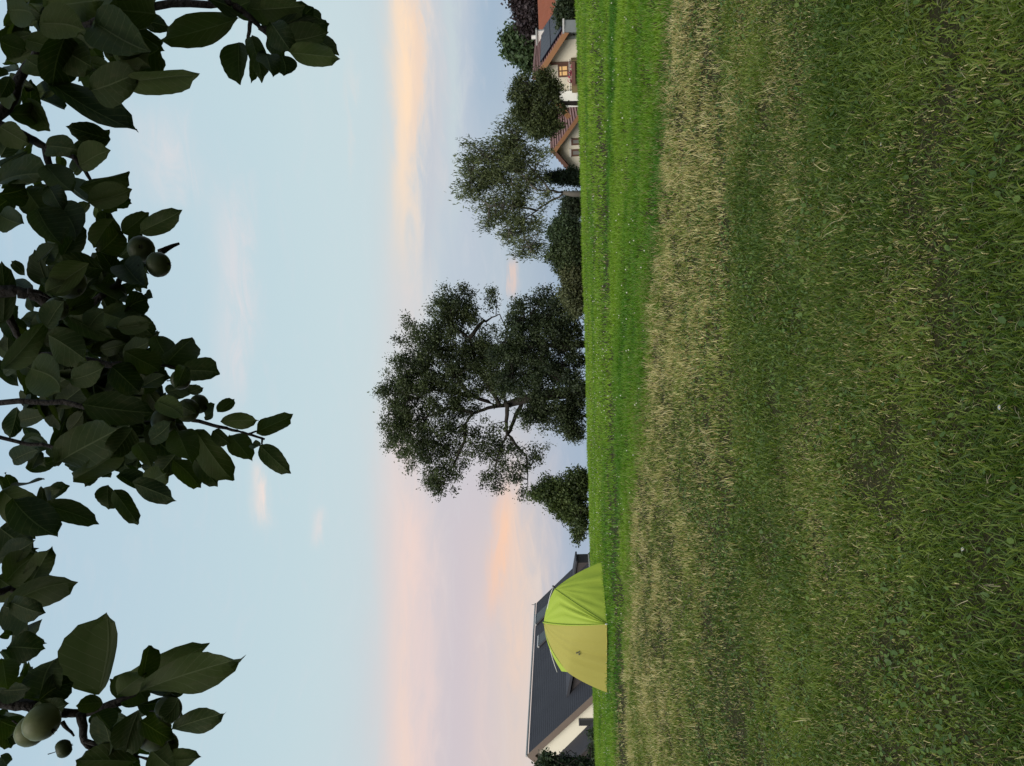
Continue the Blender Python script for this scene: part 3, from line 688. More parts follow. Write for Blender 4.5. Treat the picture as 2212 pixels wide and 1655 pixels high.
# willow-like tree with two stems
grow('willow', 'airy grey green willow with a forked pale trunk beside the cream house', 'tree', (1260, 560), 42,
     [(560, 280, 220, 190), (420, 420, 150, 150), (690, 480, 200, 190), (600, 680, 190, 150), (750, 840, 140, 140), (850, 1000, 90, 70), (700, 150, 120, 130), (320, 540, 80, 80, .6), (700, 30, 90, 110), (860, 350, 110, 130, .6), (930, 230, 90, 110, .3), (960, 640, 70, 90, .3), (900, 850, 80, 150, .4)], zoom5,
     [(1260, 565), (1180, 555), (1110, 545)], [[(1110, 548), (1010, 610), (900, 690), (780, 780), (680, 860)], [(1110, 540), (1000, 527), (900, 520), (700, 480), (500, 420), (380, 430)], [(900, 520), (780, 400), (650, 300), (520, 250)], [(900, 690), (700, 650), (520, 650)], [(780, 780), (800, 900), (860, 1020)], [(1000, 527), (820, 300), (740, 150)]],
     370, 46, .18, .20, 3.8, (.028, .040, .016), (.150, .178, .075), .9, 'grey_bark', tr=.21)
grow('bushy_tree', 'round dark bushy tree hiding the space between the two cream houses', 'tree', (1250, 840), 36,
     [(950, 620, 90, 60), (840, 700, 90, 80), (960, 770, 110, 85), (840, 850, 110, 80), (780, 930, 80, 70), (960, 920, 110, 90), (1040, 720, 60, 75), (900, 1010, 90, 70), (1030, 1020, 60, 60), (760, 690, 50, 40, .5), (760, 850, 50, 60, .6), (1060, 1010, 50, 60, .6), (1050, 860, 60, 90, .8), (840, 1000, 110, 70, .8), (940, 1060, 80, 60, .6), (800, 620, 50, 40, .5), (720, 680, 40, 50, .5), (880, 1090, 50, 50, .5), (700, 800, 35, 45, .5)], zoom4,
     [(1250, 840), (1130, 830), (1020, 810)], [[(1020, 810), (930, 740), (850, 700)], [(1050, 815), (950, 880), (850, 910)]],
     300, 64, .12, .115, 2.2, (.018, .028, .010), (.100, .122, .044), .2, tr=.13)
grow('round_tree', 'fresh green rounded tree behind the roof of the solar panel house', 'tree', (1200, 350), 72,
     [(760, 320, 105, 100), (830, 460, 60, 85), (710, 400, 60, 70), (840, 250, 70, 80), (850, 380, 60, 100)], zoom4, [(1200, 350), (1000, 350), (850, 350)], None,
     330, 40, .36, .34, 1.6, (.025, .045, .018), (.075, .115, .045), 0, tr=.3)
grow('copper_tree', 'dark purple leaved tree behind the red tiled wing', 'tree', (1200, 90), 70,
     [(830, 60, 90, 110), (860, 190, 65, 70), (800, -60, 90, 90), (870, 120, 60, 90)], zoom4, [(1200, 90), (1000, 90), (860, 80)], None,
     300, 40, .36, .34, 1.6, (.020, .014, .016), (.060, .042, .045), 0, tr=.3)
grow('column_conifer', 'narrow dark green column conifer between the willow trunk and the cream house', 'tree', (1260, 1425), 44,
     [(1030, 1425, 60, 28), (1100, 1425, 70, 42), (1180, 1425, 70, 48), (1225, 1428, 40, 48)], zoom4, [(1260, 1425), (1150, 1425), (1060, 1425)], None,
     200, 46, .13, .12, 1.8, (.012, .022, .012), (.036, .058, .028), 0, tr=.1)
gH = 'shrubs in the row behind the meadow crest'
for lab, base, bl, nc, c1, c2 in (
    ('hazy blue green shrub behind the pale willow trunk', (1270, 660), [(1190, 640, 65, 80), (1170, 720, 50, 50)], 130, (.035, .05, .03), (.085, .105, .06)),
    ('spiky dark shrub with upright tips left of the willow', (1270, 860), [(1150, 860, 115, 80), (1085, 800, 50, 30), (1070, 870, 60, 40), (1200, 940, 60, 60)], 210, (.018, .03, .016), (.055, .08, .035)),
    ('wide rounded shrub in the middle of the shrub row', (1270, 1040), [(1120, 1020, 120, 80), (1150, 1120, 90, 70), (1200, 1060, 60, 110)], 230, (.020, .032, .014), (.066, .088, .034)),
    ('low brownish shrub at the end of the row towards the largest tree', (1270, 1230), [(1190, 1210, 75, 90), (1210, 1300, 55, 60)], 150, (.028, .034, .014), (.085, .09, .038)),
    ('thin pale shrub growing against the dark tree', (1270, 1400), [(1200, 1390, 65, 75), (1225, 1470, 45, 50), (1150, 1360, 50, 35)], 110, (.035, .042, .018), (.11, .12, .055))):
    grow('shrub', lab, 'shrub', base, 46 if 'hazy' in lab else 39, bl, zoom5, None, None, nc, 60, .18, .13, 1.9, tuple(1.0*v for v in c1), tuple(1.35*v for v in c2), .1, group=gH)
ident = lambda x, y: (x, y)
grow('corner_shrub', 'dark leafy shrub in front of the cream gable of the dark roofed house', 'shrub', (1292, 1660), 33,
     [(1225, 1668, 42, 26), (1262, 1672, 32, 26), (1188, 1668, 26, 20), (1180, 1640, 9, 9, .6), (1286, 1605, 6, 40, .6)], ident, None, None, 330, 40, .13, .14, 1.8, (.016, .028, .014), (.055, .08, .035))
grow('low_shrub', 'low dark shrub below the red tiled wing', 'shrub', (1250, 30), 43,
     [(1222, 25, 22, 22), (1218, 60, 12, 10), (1230, -20, 24, 30), (1235, 45, 12, 20)], ident, None, None, 170, 36, .15, .16, 1.8, (.016, .026, .012), (.05, .07, .03))

# ------------------------------------------------------------------ tent
M['lime'] = material('lime_flysheet', (.37, .48, .055), .6, .3, .05, 1.5, .1, 14)
M['tan'] = material('tan_flysheet', (.40, .36, .08), .7, .3, .05, 1.5, .1, 14)
for k_ in ('lime', 'tan'):        # thin cloth lets some daylight through
    t = M[k_].node_tree; b = t.nodes['Principled BSDF']; tr_ = N(t, 'ShaderNodeBsdfTranslucent'); t.links.new(b.inputs['Base Color'].links[0].from_socket, tr_.inputs[0])
    ms = N(t, 'ShaderNodeMixShader'); ms.inputs[0].default_value = .25; t.links.new(b.outputs[0], ms.inputs[1]); t.links.new(tr_.outputs[0], ms.inputs[2]); t.links.new(ms.outputs[0], t.nodes['Material Output'].inputs['Surface'])
M['pole'] = material('tent_pole', (.55, .54, .50), .5, .5, .03, 3)
M['mark'] = material('tent_emblem', (.04, .045, .06), .7, .2, .05, 3)
DT = 17.5
Nn = P(1304, 1347.5, DT-1.0); Rr_ = P(1304, 1213.5, DT); Ll = P(1304, 1496.5, DT); Bk = P(1296, 1347.5, DT+1.0)
for q_ in (Nn, Rr_, Ll, Bk): q_.z = float(ground_z(q_.x, q_.y))+.02
Tt = P(1174.5, 1344, DT); Aa = P(1198.5, 1272, DT-.12); Cc = P(1226, 1452, DT-.1)
print('tent ground', Nn.z, P(1304, 1347.5, DT-1.0).z, Rr_.z, P(1304, 1213.5, DT).z)
tent = thing('tent', 'dome tent with lime green right half and tan left panel on the meadow', 'tent', (Nn.x, DT, float(ground_z(Nn.x, DT))))
def bez(a, c, b): return lambda t_: a*((1-t_)**2)+c*(2*t_*(1-t_))+b*(t_*t_)
def loft(name, mat, c1, c2, nu=22, nw=14, bulge=0, wr=.012, rows=(0, 1), seed=0, fold=5):
    mb = MB(); idx = {}
    for i in range(nu+1):
        t_ = rows[0]+(rows[1]-rows[0])*i/nu
        for j in range(nw+1):
            s_ = j/nw; p = c1(t_).lerp(c2(t_), s_)
            out = Vector((0, -1, .35))
            dd = bulge*math.sin(math.pi*s_)*math.sin(math.pi*min(1, t_*.9+.05))
            dd += wr*math.sin(s_*fold*6.28+seed+3*t_)*t_*math.sin(math.pi*s_)*(1+.5*math.sin(9*s_+seed))
            dd += wr*.5*(float(vnoise(np.array([t_*3.]), np.array([s_*9.]), .8, seed+5)[0])-.5)
            idx[i, j] = len(mb.v); mb.v.append(p+out*dd)
    for i in range(nu):
        for j in range(nw): mb.f.append((idx[i, j], idx[i+1, j], idx[i+1, j+1], idx[i, j+1]))
    o = mb.build(name, mat, tent, True); return o
hoop = bez(Tt, Tt.lerp(Nn, .5)+Vector((0, -.28, .14)), Nn)
diag = bez(Aa, Aa.lerp(Nn, .5)+Vector((.02, -.10, .03)), Nn)
redge = bez(Aa, Aa.lerp(Rr_, .5)+Vector((.07, 0, .10)), Rr_)
spineR = bez(Tt, P(1180, 1303, DT-.05), Aa)
outL = lambda t_: bez(Tt, P(1176, 1395, DT-.05), Cc)(t_*1.7) if t_ < .588 else bez(Cc, P(1255, 1474, DT-.05), Ll)((t_-.588)/.412)
# right gable panel, brow panel, tan panel
loft('fly_panel', M['lime'], diag, redge, bulge=.02, seed=1, wr=.045, fold=5)
def brow(c_s):
    return lambda t_: c_s(t_)
rev = lambda f_: (lambda t_: f_(1-t_))
mbT = loft('fly_panel', M['lime'], lambda t_: spineR(0).lerp(Nn, t_) if False else hoop(t_), lambda t_: spineR(min(1, t_*2.2)).lerp(Nn, 0) if t_ < .4545 else diag((t_-.4545)/.5455), bulge=.02, seed=2, wr=.04, fold=3.4)
tan = loft('door_panel', M['tan'], hoop, outL, nu=26, nw=20, bulge=.05, seed=3, wr=.034, fold=6); tan['label'] = 'tan panel with a small dark emblem'
# far half, closing the dome
hb = bez(Tt, Tt.lerp(Bk, .5)+Vector((0, .28, .14)), Bk); 
for c2_, mt, sd in ((lambda t_: outL(t_)+Vector((0, .02, 0)), 'lime', 4), (lambda t_: spineR(min(1, t_*2.2)) if t_ < .4545 else redge((t_-.4545)/.5455), 'lime', 5)):
    loft('rear_panel', M[mt], hb, c2_, bulge=0, seed=sd, wr=.01)
# visor on the left under the ridge pole
Ce = P(1203.5, 1450.5, DT-.02)
loft('visor', M['lime'], bez(Tt+Vector((0, -.01, 0)), P(1178, 1398, DT-.08), Ce+Vector((0, 0, -.10))), lambda t_: bez(Tt, P(1176, 1395, DT-.09), Cc)(t_), nu=14, nw=5, wr=0.0, seed=6)
def sub(name, pts, rad, mat='pole', n=6):
    mb = MB(); mb.tube(pts, [rad]*len(pts) if not isinstance(rad, list) else rad, n); return mb.build(name, M[mat], tent, True)
ridge = [bez(P(1196, 1267, DT-.1), P(1163, 1345, DT), P(1204, 1452, DT-.05))(i/16)+Vector((0, 0, .004)) for i in range(17)]
sub('ridge_pole', [ridge[i] for i in range(17)], .008)
sub('pole_cap', [ridge[0]+Vector((.02, 0, .02)), ridge[0]+Vector((-.04, 0, -.03))], .02, 'dark_metal')
sub('hoop_seam', [hoop(i/14)+Vector((0, -.02, .012)) for i in range(15)], [.017-.0006*i for i in range(15)], 'lime', 5)
sub('brow_seam', [diag(i/10)+Vector((0, -.012, .008)) for i in range(11)], .008, 'lime', 5)
sub('peg', [Nn+Vector((0, -.03, .05)), Nn+Vector((0, -.05, -.03))], .014)
for q_ in (Rr_, Ll): sub('peg', [q_+Vector((0, -.03, .03)), q_+Vector((0, -.05, -.04))], .008, 'dark_metal')
sub('hem', [Nn.lerp(Ll, i/8)+Vector((0, -.012, .012+.012*(i % 2))) for i in range(9)], .012, 'tan', 5)
sub('hem', [Nn.lerp(Rr_, i/8)+Vector((0, -.012, .012+.012*(i % 2))) for i in range(9)], .012, 'lime', 5)
# emblem: three short strokes meeting in a point
mb = MB(); ec = P(1249, 1411, DT-.62); ev = [v.co+tent.location for v in tan.data.vertices]
d_ = (ec-CAM).normalized()
hit = min(ev, key=lambda v: ((v-CAM)-d_*(v-CAM).dot(d_)).length); ec = CAM+d_*((hit-CAM).length-.03)
tX, tZ = Vector((1, -.25, 0)).normalized(), Vector((0, .45, 1)).normalized()
for a in (100, 215, 330):
    u_ = tX*math.cos(R(a))+tZ*math.sin(R(a)); w_ = tX*-math.sin(R(a))+tZ*math.cos(R(a))
    mb.hexa([ec+u_*.012-w_*.008, ec+u_*.05-w_*.016, ec+u_*.056+w_*.010, ec+u_*.012+w_*.008], [ec+u_*.012-w_*.008+d_*.012, ec+u_*.05-w_*.016+d_*.012, ec+u_*.056+w_*.010+d_*.012, ec+u_*.012+w_*.008+d_*.012])
mb.build('emblem', M['mark'], tent)

# ------------------------------------------------------------------ apple tree overhead
ml = bpy.data.materials.new('apple_leaf'); ml.use_nodes = True; t = ml.node_tree; b = t.nodes['Principled BSDF']
b.inputs['Roughness'].default_value = .6; b.inputs['Specular IOR Level'].default_value = .10
tcn = N(t, 'ShaderNodeTexCoord'); uvn = N(t, 'ShaderNodeUVMap'); uvn.uv_map = 'UVMap'
oi = N(t, 'ShaderNodeObjectInfo')
sp = N(t, 'ShaderNodeSeparateXYZ'); t.links.new(uvn.outputs[0], sp.inputs[0])
c = mix(t, oi.outputs['Random'], (.012, .022, .006, 1), (.040, .056, .015, 1))
blot = noise(t, tcn.outputs['Object'], 5, 5, .6)
c = mix(t, math_(t, 'MULTIPLY', math_(t, 'SUBTRACT', blot, .5), 2.0, True), c, (.055, .055, .024, 1))
ax_ = math_(t, 'ABSOLUTE', math_(t, 'SUBTRACT', sp.outputs[0], .5))
rib = math_(t, 'LESS_THAN', ax_, .018)
vv = math_(t, 'FRACT', math_(t, 'MULTIPLY', math_(t, 'SUBTRACT', sp.outputs[1], math_(t, 'MULTIPLY', ax_, .55)), 8.0))
vein = math_(t, 'MULTIPLY', math_(t, 'LESS_THAN', vv, .10), .35)
c = mix(t, math_(t, 'MAXIMUM', math_(t, 'MULTIPLY', rib, .7), vein), c, (.075, .09, .045, 1))
t.links.new(c, b.inputs['Base Color'])
bp = N(t, 'ShaderNodeBump'); bp.inputs['Strength'].default_value = .5; bp.inputs['Distance'].default_value = .03
t.links.new(vv, bp.inputs['Height']); t.links.new(bp.outputs[0], b.inputs['Normal'])
tr_ = N(t, 'ShaderNodeBsdfTranslucent'); t.links.new(mix(t, 1, c, (1.6, 1.9, .6, 1), 'MULTIPLY'), tr_.inputs[0])
ms = N(t, 'ShaderNodeMixShader'); ms.inputs[0].default_value = .22; t.links.new(b.outputs[0], ms.inputs[1]); t.links.new(tr_.outputs[0], ms.inputs[2]); t.links.new(ms.outputs[0], t.nodes['Material Output'].inputs['Surface'])
def leaf_arrays(fold, curl, wav, seed, nseg=13, serr=.012, cols=(-1, -.5, 0, .5, 1)):
    rs = np.random.default_rng(seed); V, Q, UV = [], [], []
    for i in range(nseg+1):
        t_ = i/nseg; w = .5*(max(0, math.sin(math.pi*t_**.88)))**.56
        if i == nseg: w = .012
        if i == nseg-1: w *= .55
        if i == 0: w = .02
        for j, s_ in enumerate(cols):
            e = (1+(serr*(1 if (i+j) % 2 else -1) if abs(s_) == 1 and 0 < i < nseg else 0))
            x = s_*w*e; y = t_+(.012 if abs(s_) == 1 and i % 2 else 0)*(i < nseg)
            z = fold*abs(x)+curl*(t_-.35)**2-curl*.1+wav*math.sin(t_*7+seed)*s_*abs(s_)*.5
            x += .22*math.sin(t_*2.6+seed)*curl; x *= 1+.07*math.sin(5*t_+seed*2+(2 if s_ > 0 else 0))
            V.append((x, y, z)); UV.append((.5+.5*s_, t_))
    for i in range(nseg):
        for j in range(len(cols)-1):
            a = i*len(cols)+j; Q.append((a, a+1, a+len(cols)+1, a+len(cols)))
    return np.array(V), np.array(Q), np.array(UV)
LEAVES = []
for sd, (fo, cu, wa) in enumerate(((.30, .25, .14), (.45, .45, .12), (.2, -.35, .22), (.6, .6, .10), (.1, .2, .26), (.4, -.6, .16), (.9, .3, .10))):
    V, Q, UV = leaf_arrays(fo, cu, wa, sd); me = bpy.data.meshes.new('leaf'); me.from_pydata([tuple(v) for v in V], [], [tuple(q_) for q_ in Q])
    uvl = me.uv_layers.new(name='UVMap')
    for lp in me.loops: uvl.data[lp.index].uv = UV[lp.vertex_index]
    me.polygons.foreach_set('use_smooth', [True]*len(me.polygons)); me.materials.append(ml); me.update(); LEAVES.append((me, V, Q, UV))
COARSE = leaf_arrays(.3, .3, .1, 3, 4, 0, (-1, 0, 1))
TR = Vector((.5, -1.5, float(ground_z(.5, -1.5))))
tree = thing('apple_tree', 'apple tree with dark leafy branches hanging over the top of the view', 'tree', TR)
zA = lambda x, y: (x/2.919, y/2.919)
zB = lambda x, y: (x/2.919, 486+y/2.919)
zC = lambda x, y: (x/2.7485, 1053.1+y/2.7485)
leaf_count = 0; loose = []
def leaf_matrix(b_, t_, w, roll):
    """base, tip and width in metres: the blade faces the photographer, turned by roll about its midrib"""
    y = t_-b_; L = y.length; yn = y/L; view = (CAM-b_).normalized(); z = (view-yn*view.dot(yn)).normalized()
    z = Matrix.Rotation(roll, 3, yn) @ z; x = yn.cross(z)
    mm = Matrix.Identity(4)
    for i in range(3): mm[i][0], mm[i][1], mm[i][2], mm[i][3] = x[i]*w, yn[i]*L, z[i]*(w+L)*.4, b_[i]
    return mm
def add_leaf(b_, t_, w, roll, kind=None, coarse=False):
    global leaf_count
    k_ = kind if kind is not None else rng.integers(len(LEAVES)); me, V, Q, UV = LEAVES[k_]; mm = leaf_matrix(b_, t_, w, roll)
    if coarse: loose.append((np.array(mm), -1))
    elif leaf_count < 300:
        o = bpy.data.objects.new('leaf', me); C.objects.link(o); o.parent = tree
        mm.translation -= TR; o.matrix_local = mm; leaf_count += 1
    else: loose.append((np.array(mm), k_))
def px_leaf(zm, D, bx, by, tx, ty, w, roll=None, kind=None, dtip=0):
    s = zm(1, 0)[0]-zm(0, 0)[0]
    b_ = P(*zm(bx, by), D); t_ = P(*zm(tx, ty), D+(dtip if dtip else rng.normal(0, .02)))
    rl = rng.normal(0, .35) if roll is None else roll
    add_leaf(b_, t_, w*s*D/F*1.12/max(.6, math.cos(rl)), rl, kind)
# leaves that stand out against the sky: stalk end, tip, width as seen; then the distance of their spray
A = [(1500, 110, 1010, 262, 175), (1830, 340, 2142, 365, 135), (1760, 270, 2072, 198, 150), (1800, 200, 1985, 68, 170), (1640, 60, 1925, 25, 150), (1600, 230, 1640, 500, 110), (1500, 270, 1530, 542, 150),
     (1660, 330, 1732, 465, 110), (1780, 350, 1782, 490, 130), (1640, 260, 1590, 528, 70), (1680, 200, 2045, 150, 130), (1560, 30, 1800, 60, 170), (1700, 150, 1850, 320, 150), (1450, 60, 1700, -60, 170), (1290, 0, 1530, 60, 120),
     (560, 540, 900, 500, 220), (790, 500, 1282, 460, 145), (310, 520, 880, 850, 170), (700, 870, 410, 810, 120), (470, 1000, 692, 828, 120), (500, 1040, 720, 965, 150), (500, 1180, 806, 1060, 140), (560, 1280, 832, 1188, 150), (640, 1240, 740, 1330, 110),
     (0, 1050, 172, 940, 90), (0, 1130, 278, 1100, 160), (140, 1190, 330, 1390, 170), (230, 1320, 400, 1552, 200), (380, 1290, 480, 1562, 180), (0, 1340, 165, 1430, 160), (0, 1230, 150, 1180, 150), (720, 1380, 600, 1560, 160), (770, 1470, 930, 1335, 120), (890, 1470, 1136, 1325, 125),
     (1000, 300, 760, 440, 220), (980, 120, 700, 60, 260), (600, 150, 980, 330, 260), (300, 60, 640, 0, 220), (330, 300, 600, 430, 220), (250, 140, 560, 220, 200), (560, 20, 1040, -30, 200), (420, 210, 330, 560, 220), (640, 60, 900, 200, 240), (700, 250, 950, 420, 200),
     (60, 700, 280, 740, 130), (170, 620, 330, 820, 140), (0, 800, 190, 900, 150), (300, 900, 470, 960, 140), (290, 1040, 470, 1220, 160), (300, 1180, 400, 1310, 130), (0, 560, 120, 640, 110), (60, 480, 0, 620, 90), (160, 250, 330, 330, 120), (60, 60, 260, 130, 170), (0, 240, 160, 330, 140), (180, 360, 300, 480, 140)]
for l in A: px_leaf(zA, (.98 if l[0] > 1280 else .92)+rng.normal(0, .03), *l)
Bl = [(650, 270, 350, 240, 140), (20, 620, 10, 230, 150), (1030, 870, 1215, 700, 160), (1150, 900, 1372, 945, 150), (1190, 1060, 1282, 1024, 60), (980, 700, 1080, 860, 130), (920, 430, 970, 460, 60), (780, 560, 920, 480, 150), (740, 650, 965, 605, 110),
      (1620, 1310, 1842, 1205, 115), (1390, 1245, 1632, 1228, 95), (1290, 1200, 1372, 1130, 80), (1370, 1180, 1472, 1100, 75), (1440, 1330, 1600, 1475, 125), (1350, 1290, 1455, 1385, 85), (1640, 1390, 1840, 1566, 115), (1590, 1380, 1655, 1400, 55), (1220, 1300, 1472, 1607, 165),
      (1090, 1480, 1240, 1655, 135), (1220, 1480, 1376, 1648, 115), (520, 1130, 985, 1180, 200), (380, 1500, 780, 1270, 260), (470, 1610, 780, 1400, 140), (930, 1640, 1060, 1560, 150), (0, 900, 322, 620, 130), (430, 580, 735, 712, 120), (440, 960, 682, 900, 150), (560, 640, 720, 520, 130), (650, 560, 900, 640, 160),
      (800, 780, 1000, 940, 150), (300, 700, 560, 860, 200), (700, 900, 880, 1060, 180), (850, 560, 960, 700, 140), (200, 900, 420, 1080, 220), (950, 1290, 1100, 1460, 150), (830, 1280, 700, 1460, 160), (880, 1370, 940, 1520, 110), (1100, 1300, 1220, 1480, 170), (1130, 1400, 1000, 1580, 150), (600, 380, 720, 500, 130), (780, 250, 940, 400, 170), (640, 180, 760, 20, 150)]
for l in Bl: px_leaf(zB, (1.0 if l[0] > 900 else .92)+rng.normal(0, .04), *l)
Cl = [(670, 20, 822, 220, 105), (660, -10, 620, 132, 110), (790, -20, 1046, 75, 120), (240, 100, 582, 230, 125), (100, 60, 330, 318, 210), (0, 420, 220, 310, 130), (190, 570, 302, 352, 130), (40, 690, 476, 555, 165), (30, 560, 240, 410, 170), (60, 690, 255, 740, 130), (20, 700, 195, 855, 160), (40, 960, 268, 940, 160),
      (590, 1230, 642, 745, 285), (840, 1130, 880, 935, 115), (700, 1210, 1230, 925, 160), (850, 1210, 1452, 998, 190), (610, 1290, 452, 1288, 95), (230, 1250, 370, 975, 185), (230, 1260, 432, 1170, 160), (1030, 1440, 1340, 1333, 125), (970, 1600, 1207, 1612, 110), (800, 1650, 440, 1590, 150), (640, 1580, 610, 1330, 110),
      (700, 1240, 860, 1090, 120), (680, 1120, 860, 1280, 180), (0, 240, 220, 380, 200), (0, 30, 240, 180, 200), (0, 520, 140, 640, 170), (0, 1020, 60, 1190, 140), (0, 1210, 190, 1180, 120), (180, 1330, 420, 1290, 130), (0, 1360, 120, 1460, 130), (560, 1340, 640, 1460, 130), (820, 1320, 760, 1560, 170), (700, 1400, 760, 1640, 180), (0, 1600, 45, 1660, 80), (900, 1560, 1060, 1680, 160), (0, 880, 70, 870, 50)]
for l in ((560, 240, 350, 410, 150), (290, 430, 480, 330, 120), (290, 640, 430, 480, 120), (990, 1110, 1170, 1235, 115), (940, 1350, 1100, 1240, 110), (1230, 1200, 1130, 1120, 80), (1180, 900, 1100, 1010, 90)): px_leaf(zB, .84, *l)
for l in ((830, 1390, 1010, 1500, 135), (1060, 1250, 960, 1370, 110)): px_leaf(zC, .82, *l)
for l in Cl: px_leaf(zC, .9+rng.normal(0, .035), *l)
# inner leaves of the dense sprays, a little further off
fill = [(150, 40, 150, 70, 90, 1.05), (230, 110, 100, 40, 28, 1.08), (60, 120, 70, 60, 14, 1.05), (40, 215, 55, 50, 8, 1.05), (110, 420, 110, 60, 16, 1.05), (30, 380, 45, 60, 9, 1.05), (150, 760, 160, 110, 110, 1.15), (170, 900, 170, 110, 115, 1.15), (80, 690, 90, 60, 14, 1.1), (290, 800, 60, 70, 14, 1.12), (300, 960, 90, 80, 24, 1.12), (40, 1050, 60, 60, 16, 1.1),
        (30, 1230, 45, 60, 10, 1.05), (30, 1390, 40, 30, 6, 1.0), (50, 1520, 60, 60, 12, 1.0), (270, 1560, 70, 80, 22, 1.0), (620, 50, 60, 55, 14, 1.1), (250, 590, 60, 60, 26, 1.0), (330, 880, 50, 50, 18, .99), (320, 1530, 60, 60, 16, .92), (90, 590, 70, 50, 14, 1.0), (130, 620, 50, 50, 16, .9)]
def disc():
    while True:
        a, b_ = rng.random()*2-1, rng.random()*2-1
        if a*a+b_*b_ < 1: return a, b_
for (cx, cy, rx, ry, n, D) in fill:
    for _ in range(n):
        a, b_ = disc(); x, y = cx+a*rx, cy+b_*ry; d1 = D+abs(rng.normal(0, .16)); an = rng.normal(0, 1.1); L = (44+46*rng.random())*(D/d1)
        p0 = P(x, y, d1); p1 = P(x+math.cos(an)*L, y+math.sin(an)*L, d1+rng.normal(0, .03)); add_leaf(p0, p1, L*(.5+.15*rng.random())*d1/F, rng.normal(0, .6))
# the crown above and behind the picture, out of frame; it shades the grass below
for _ in range(5200):
    p = Vector((rng.normal(.2, 1.5), rng.normal(-.4, 1.4), 2.45+abs(rng.normal(0, .9))))
    dy = max(p.y, 0); 
    if p.y > 2.1 or p.z < 1.45+1.0*dy+.32 or p.z < 2.2: continue
    d = Vector(rng.normal(0, 1, 3)).normalized(); d.z -= .3; L = .06+.04*rng.random(); add_leaf(p, p+d.normalized()*L, L*.6, rng.random()*6, None, True)
# the rest in one mesh
VV, QQ, UU, off = [], [], [], 0
for mm, k_ in loose:
    V, Q, UV = LEAVES[k_][1:] if k_ >= 0 else COARSE; VV.append(V@mm[:3, :3].T+mm[:3, 3]-np.array(TR)); QQ.append(Q+off); UU.append(UV[Q.ravel()]); off += len(V)
if VV:
    lo = np_mesh('leaves', np.concatenate(VV), None, ml, tree, None, np.concatenate(QQ)); lo['kind'] = 'stuff'; uvl = lo.data.uv_layers.new(name='UVMap')
    uvl.data.foreach_set('uv', np.concatenate(UU).astype(np.float32).ravel())
# wood: trunk behind the photographer, limbs arching over, twigs coming down into view
mb = MB(); fork = TR+Vector((-.05, .1, 1.75)); mb.tube([TR-Vector((0, 0, .1)), TR+Vector((.03, .02, .3)), TR+Vector((-.02, .06, 1.0)), fork], [.17, .13, .115, .11], 12); mb.build('trunk', M['apple_bark'], tree, True)
def branch(pts, r0, r1, name='branch'):
    fine = []
    for a, b_ in zip(pts[:-1], pts[1:]):
        L = (b_-a).length
        for q_ in range(4): fine.append(a.lerp(b_, q_/4)+Vector(rng.normal(0, .02*L if q_ else 0, 3)))
    fine.append(pts[-1]); n = len(fine); mb = MB(); mb.tube(fine, [r0+(r1-r0)*i/(n-1)+abs(rng.normal(0, .06*r1)) for i in range(n)], 7); mb.build(name, M['apple_bark'], tree, True)
for tip, D in (((-180, 230), .95), ((-160, 640), 1.0), ((-170, 880), 1.0), ((-150, 1240), .95), ((-120, 1525), .92)):
    e = P(*tip, D); branch([fork, fork.lerp(e, .4)+Vector((0, 0, .75)), fork.lerp(e, .8)+Vector((0, 0, .4)), e], .05, .011, 'limb')
tw = [([(-180, 230), (0, 246), (26, 215), (48, 160), (95, 95), (180, 50)], .92, .010), ([(-180, 230), (-20, 262), (50, 292), (98, 318), (109, 373), (102, 412)], .92, .008), ([(98, 318), (160, 340), (190, 380), (215, 420)], .94, .004),
      ([(180, 50), (330, 15), (497, 5), (541, 38), (562, 60), (600, 65)], .97, .006), ([(541, 45), (535, 90), (560, 130)], .98, .003), ([(560, 60), (600, 90), (640, 110)], .98, .003),
      ([(-160, 640), (30, 628), (80, 640), (110, 660), (180, 665), (255, 615), (270, 580)], .93, .009), ([(60, 628), (85, 632), (110, 645)], .92, .004), ([(-160, 640), (0, 650), (20, 685), (36, 722), (90, 770)], .94, .008),
      ([(90, 770), (200, 780), (320, 800), (345, 812)], .98, .006), ([(345, 790), (372, 792), (396, 798)], 1.0, .002), ([(-170, 880), (100, 870), (260, 880), (380, 900), (430, 910), (490, 925), (535, 938), (572, 949)], 1.06, .0045), ([(535, 938), (558, 931)], 1.0, .0016), ([(565, 946), (567, 962)], 1.0, .0016), ([(-170, 880), (60, 960), (200, 980), (310, 965)], 1.08, .0035),
      ([(-150, 1240), (0, 1280), (20, 1270), (60, 1290)], .9, .006), ([(-100, 1090), (60, 1080), (84, 1100), (112, 1142)], .9, .004), ([(-120, 1525), (0, 1516), (75, 1527), (146, 1541), (190, 1541), (260, 1520)], .9, .009), ([(175, 1541), (182, 1600), (215, 1640)], .9, .006), ([(190, 1541), (290, 1500), (330, 1470)], .9, .004), ([(135, 1560), (160, 1590)], .9, .003), ([(346, 545), (365, 535), (387, 526)], 1.0, .005), ([(182, 1600), (320, 1640), (360, 1660)], .9, .003)]
for pts, D, r in tw: branch([P(x, y, D+.01*i) for i, (x, y) in enumerate(pts)], r, max(.0011, r*.35), 'twig')
